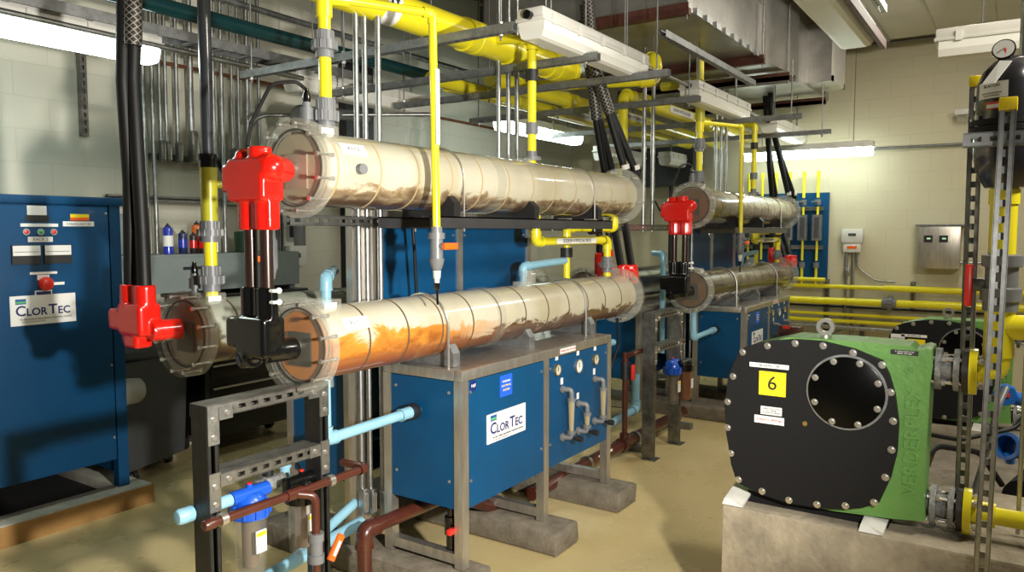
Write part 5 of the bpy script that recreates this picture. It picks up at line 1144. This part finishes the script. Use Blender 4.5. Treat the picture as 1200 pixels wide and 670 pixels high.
def wrap(par, a0, a1, z0, z1, m, nm, r=R_+.0008, n=8, top_in=0):
    mb = MB(); vs = [(mb.bm.verts.new((3.02-r*math.cos(a),.045+r*math.sin(a),z0)), mb.bm.verts.new((3.02-(r-top_in)*math.cos(a),.045+(r-top_in)*math.sin(a),z1))) for a in [math.radians(a0+(a1-a0)*k/n) for k in range(n+1)]]
    for p, q in zip(vs, vs[1:]): mb.bm.faces.new([p[0],p[1],q[1],q[0]])
    return mb.build(nm, m, par)
l_ = wrap(t,58,2,2.03,2.082,'white','maker_label');  wrap(l_,50,12,2.045,2.048,'textgrey','label_line',R_+.0014); wrap(l_,46,16,2.037,2.040,'textgrey','label_line',R_+.0014)
tx_ = text('BLACOH', .013, (0,0,0), '-X', 'greendk', l_, 'label_lettering', ext=.0001, bold=.0003); rl = rootof(t).location
for v in tx_.data.vertices:
    w_ = v.co + rl; a_ = math.radians(31) + w_.y/R_; v.co = V((3.02-(R_+.0016)*math.cos(a_), .045+(R_+.0016)*math.sin(a_), 2.069+w_.z)) - rl
l_ = wrap(t,40,12,1.995,2.018,'textred','warning_label'); wrap(l_,38,14,1.998,2.010,'white','warning_panel',R_+.0014)
MB().prism([(2.922,.122,2.072),(2.905,.085,2.072),(2.945,.042,2.143),(2.962,.076,2.150)],(-.0015,0,.002)).build('hang_tag','white',t,smooth=False)
g = MB().lathe((2.99,.066,2.19),V((-1,.12,.25)),[(-.015,.030),(0,.034),(.008,.034),(.008,.030)],28).build('pressure_gauge','blackg',t)
dl = MB().lathe(V((2.99,.066,2.19))+V((-1,.12,.25)).normalized()*.0085,V((-1,.12,.25)),[(0,.030),(.0012,.030)],28).build('gauge_dial','dialw',g)
nrm = V((-1,.12,.25)).normalized(); sx_ = nrm.cross(V((0,0,1))).normalized()*-1; up_ = sx_.cross(nrm)*-1; o_ = V((2.99,.066,2.19))+nrm*.0100
if up_.z < 0: up_ = -up_
rt_ = V((0,-1,0)); 
MB().prism([o_, o_+rt_*.026+up_*.008, o_+rt_*.026-up_*.012, o_+rt_*.008-up_*.02],nrm*.0006).build('red_sector','redp',dl,smooth=False)
MB().prism([o_+nrm*.001-rt_*.016-up_*.014, o_+nrm*.001-rt_*.018-up_*.012, o_+nrm*.001+rt_*.006+up_*.007],nrm*.0006).build('gauge_needle','textblack',dl,smooth=False)
MB().cyl((3.0,.06,2.165),(2.995,.064,2.19),.008,n=10).build('gauge_stem','brass',g)
# strut posts around the tank
def post(p0,p1,o,label,cap=True,m='galv'):
    t = thing('strut_post',label,'strut post',p0,'slotted strut posts around the black tank')
    strut_mb(p0,p1,o).build('strut_bar',m,t,smooth=False)
    if cap: MB().box(p1[0]-.024,p1[0]+.024,p1[1]-.024,p1[1]+.024,p1[2]-.035,p1[2]+.003,bev=.003).build('end_cap','yellowcap',t)
    return t
post((2.775,.064,0),(2.775,.044,2.0),(-1,0,0),'tall slotted strut post in front of the black tank and yellow pipe')
post((3.22,.140,.54),(3.22,.148,2.15),(-1,0,0),'slotted strut post standing on the plinth behind the red handled valve')
post((3.30,-.09,.54),(3.30,-.09,2.1),(0,1,0),'slotted strut post at the extreme right edge behind the tank', m='galv')
s_ = strut_mb((2.835,.162,1.888),(2.835,-.30,1.888),(1,0,0)).build('strut_rail','galv', label='horizontal slotted strut rail clamped across the black tank', cat='strut rail', smooth=False)
s_ = strut_mb((3.2,.162,1.90),(3.2,-.30,1.90),(-1,0,0)).build('strut_rail','galvdark', label='horizontal slotted strut rail behind the black tank', cat='strut rail', smooth=False)
MB().cyl((3.1,.012,1.9),(3.1,.012,3.5),.014).build('steel_pipe','galv', label='grey vertical pipe at the top right edge beside the pressure gauge', cat='pipe')
for (y_,l_) in ((-.035,'left thin steel rod right of the yellow tee'),(-.06,'right thin steel rod right of the yellow tee')):
    MB().cyl((3.12,y_,.55),(3.12,y_,2.0),.007,n=10).build('steel_rod','steel', label=l_, cat='rod')
MB().sweep([(3.25,.27,.83),(3.35,.16,.80),(3.5,-.02,.84),(3.6,-.10,1.0),(3.6,-.12,1.25)],.009,fil=.1).build('black_cable','cable', label='black cable sagging behind the strut posts right of the big pump', cat='cable')
MB().sweep([(3.25,.30,.70),(3.45,.24,.74),(3.6,.10,.70),(3.7,.02,.55)],.012,fil=.1).build('black_hose','cable', label='black hose arching low behind the lower flange of the big pump', cat='hose')
MB().sweep([(3.5,.114,.545),(3.5,.085,.68),(3.5,.058,.83),(3.52,.042,.92),(3.58,.02,.98)],.012,fil=.1).build('flexible_conduit','greypvc', label='grey flexible conduit rising behind the tall posts to the blue box', cat='conduit')
t = thing('junction_box','blue box with red label behind the tall slotted post','junction box',(3.9,-.2,.9))
MB().lathe((4.0,.025,.875),(-1,.0,.05),[(-.06,.045),(.02,.05),(.03,.045),(.03,0)],8).cyl((4.02,.0,.86),(4.02,-.30,.84),.03).build('housing','junctionblue',t); MB().box(3.965,3.969,.008,.048,.87,.89).build('red_label','redp',t)
t = thing('open_conduit_box','open blue round box lying right of the posts above the floor','junction box',(4.1,-.3,.6))
q_ = V((-.8,.45,.25))
MB().lathe((4.0,.01,.645),q_,[(-.09,.0),(-.09,.045),(-.01,.05),(-.01,.062),(.01,.062),(.01,.046),(-.07,.042),(-.07,0)],24).cyl((4.0,.0,.61),(4.01,-.005,.57),.02).build('housing','junctionblue',t)
MB().cyl((4.0,-.055,.42),(4.3,-.12,.42),.078,n=32).build('dark_drum','blackpaint', label='round dark motor end at the far right edge above the plinth', cat='motor')
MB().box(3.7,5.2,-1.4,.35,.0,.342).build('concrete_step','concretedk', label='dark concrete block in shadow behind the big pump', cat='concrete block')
# ------------------------------------------------------------------ light and camera
w = bpy.data.worlds.new('World'); bpy.context.scene.world = w; w.use_nodes = True
w.node_tree.nodes['Background'].inputs[0].default_value = (1,.97,.88,1); w.node_tree.nodes['Background'].inputs[1].default_value = AMB
def spot(name, p, target, watts, size, ang, col, blend=.6):
    l = bpy.data.lights.new(name,'SPOT'); l.energy = watts; l.spot_size = math.radians(ang); l.spot_blend = blend; l.shadow_soft_size = size; l.color = col
    o = bpy.data.objects.new(name, l); COL.objects.link(o); o.location = p; o.rotation_euler = (V(target)-V(p)).to_track_quat('-Z','Y').to_euler()
def area(name, p, target, watts, sx, sy, col):
    l = bpy.data.lights.new(name,'AREA'); l.shape = 'RECTANGLE'; l.size = sx; l.size_y = sy; l.energy = watts; l.color = col
    o = bpy.data.objects.new(name, l); COL.objects.link(o); o.location = p; o.rotation_euler = (V(target)-V(p)).to_track_quat('-Z','Y').to_euler()
spot('strobe', (1.15,-.30,1.62), (2.1,2.4,1.3), KEY, .05, 125, (1,.96,.88), blend=1)
area('fill_light', (3.0,-1.5,3.4), (4.5,1.5,.5), AREA1, 1.6, .3, (1,.93,.80))  # unseen fill, added to lift the ambient level; no fitting modelled
area('fill_light', (6.8,.3,3.45), (6.8,1.2,.5), AREA2, 1.6, .3, (1,.95,.82))  # second added fill, towards the back wall, also unseen
cam = bpy.data.cameras.new('camera'); co = bpy.data.objects.new('camera', cam); COL.objects.link(co)
th, p = math.radians(33.7), math.radians(4.1)
fw = V((math.cos(th)*math.cos(p), math.sin(th)*math.cos(p), -math.sin(p)))
co.location = (0,0,1.6); co.rotation_euler = fw.to_track_quat('-Z','Y').to_euler()
cam.sensor_width = 36; cam.lens = 36*890/1200; cam.clip_start = .05
bpy.context.scene.camera = co
vs = bpy.context.scene.view_settings
vs.view_transform = 'Standard'; vs.look = 'None'; vs.gamma = 1; vs.use_curve_mapping = False; vs.exposure = EXPO
for t_ in [o for o in COL.objects if o.type == 'EMPTY' and not o.parent and not o.children]: bpy.data.objects.remove(t_)
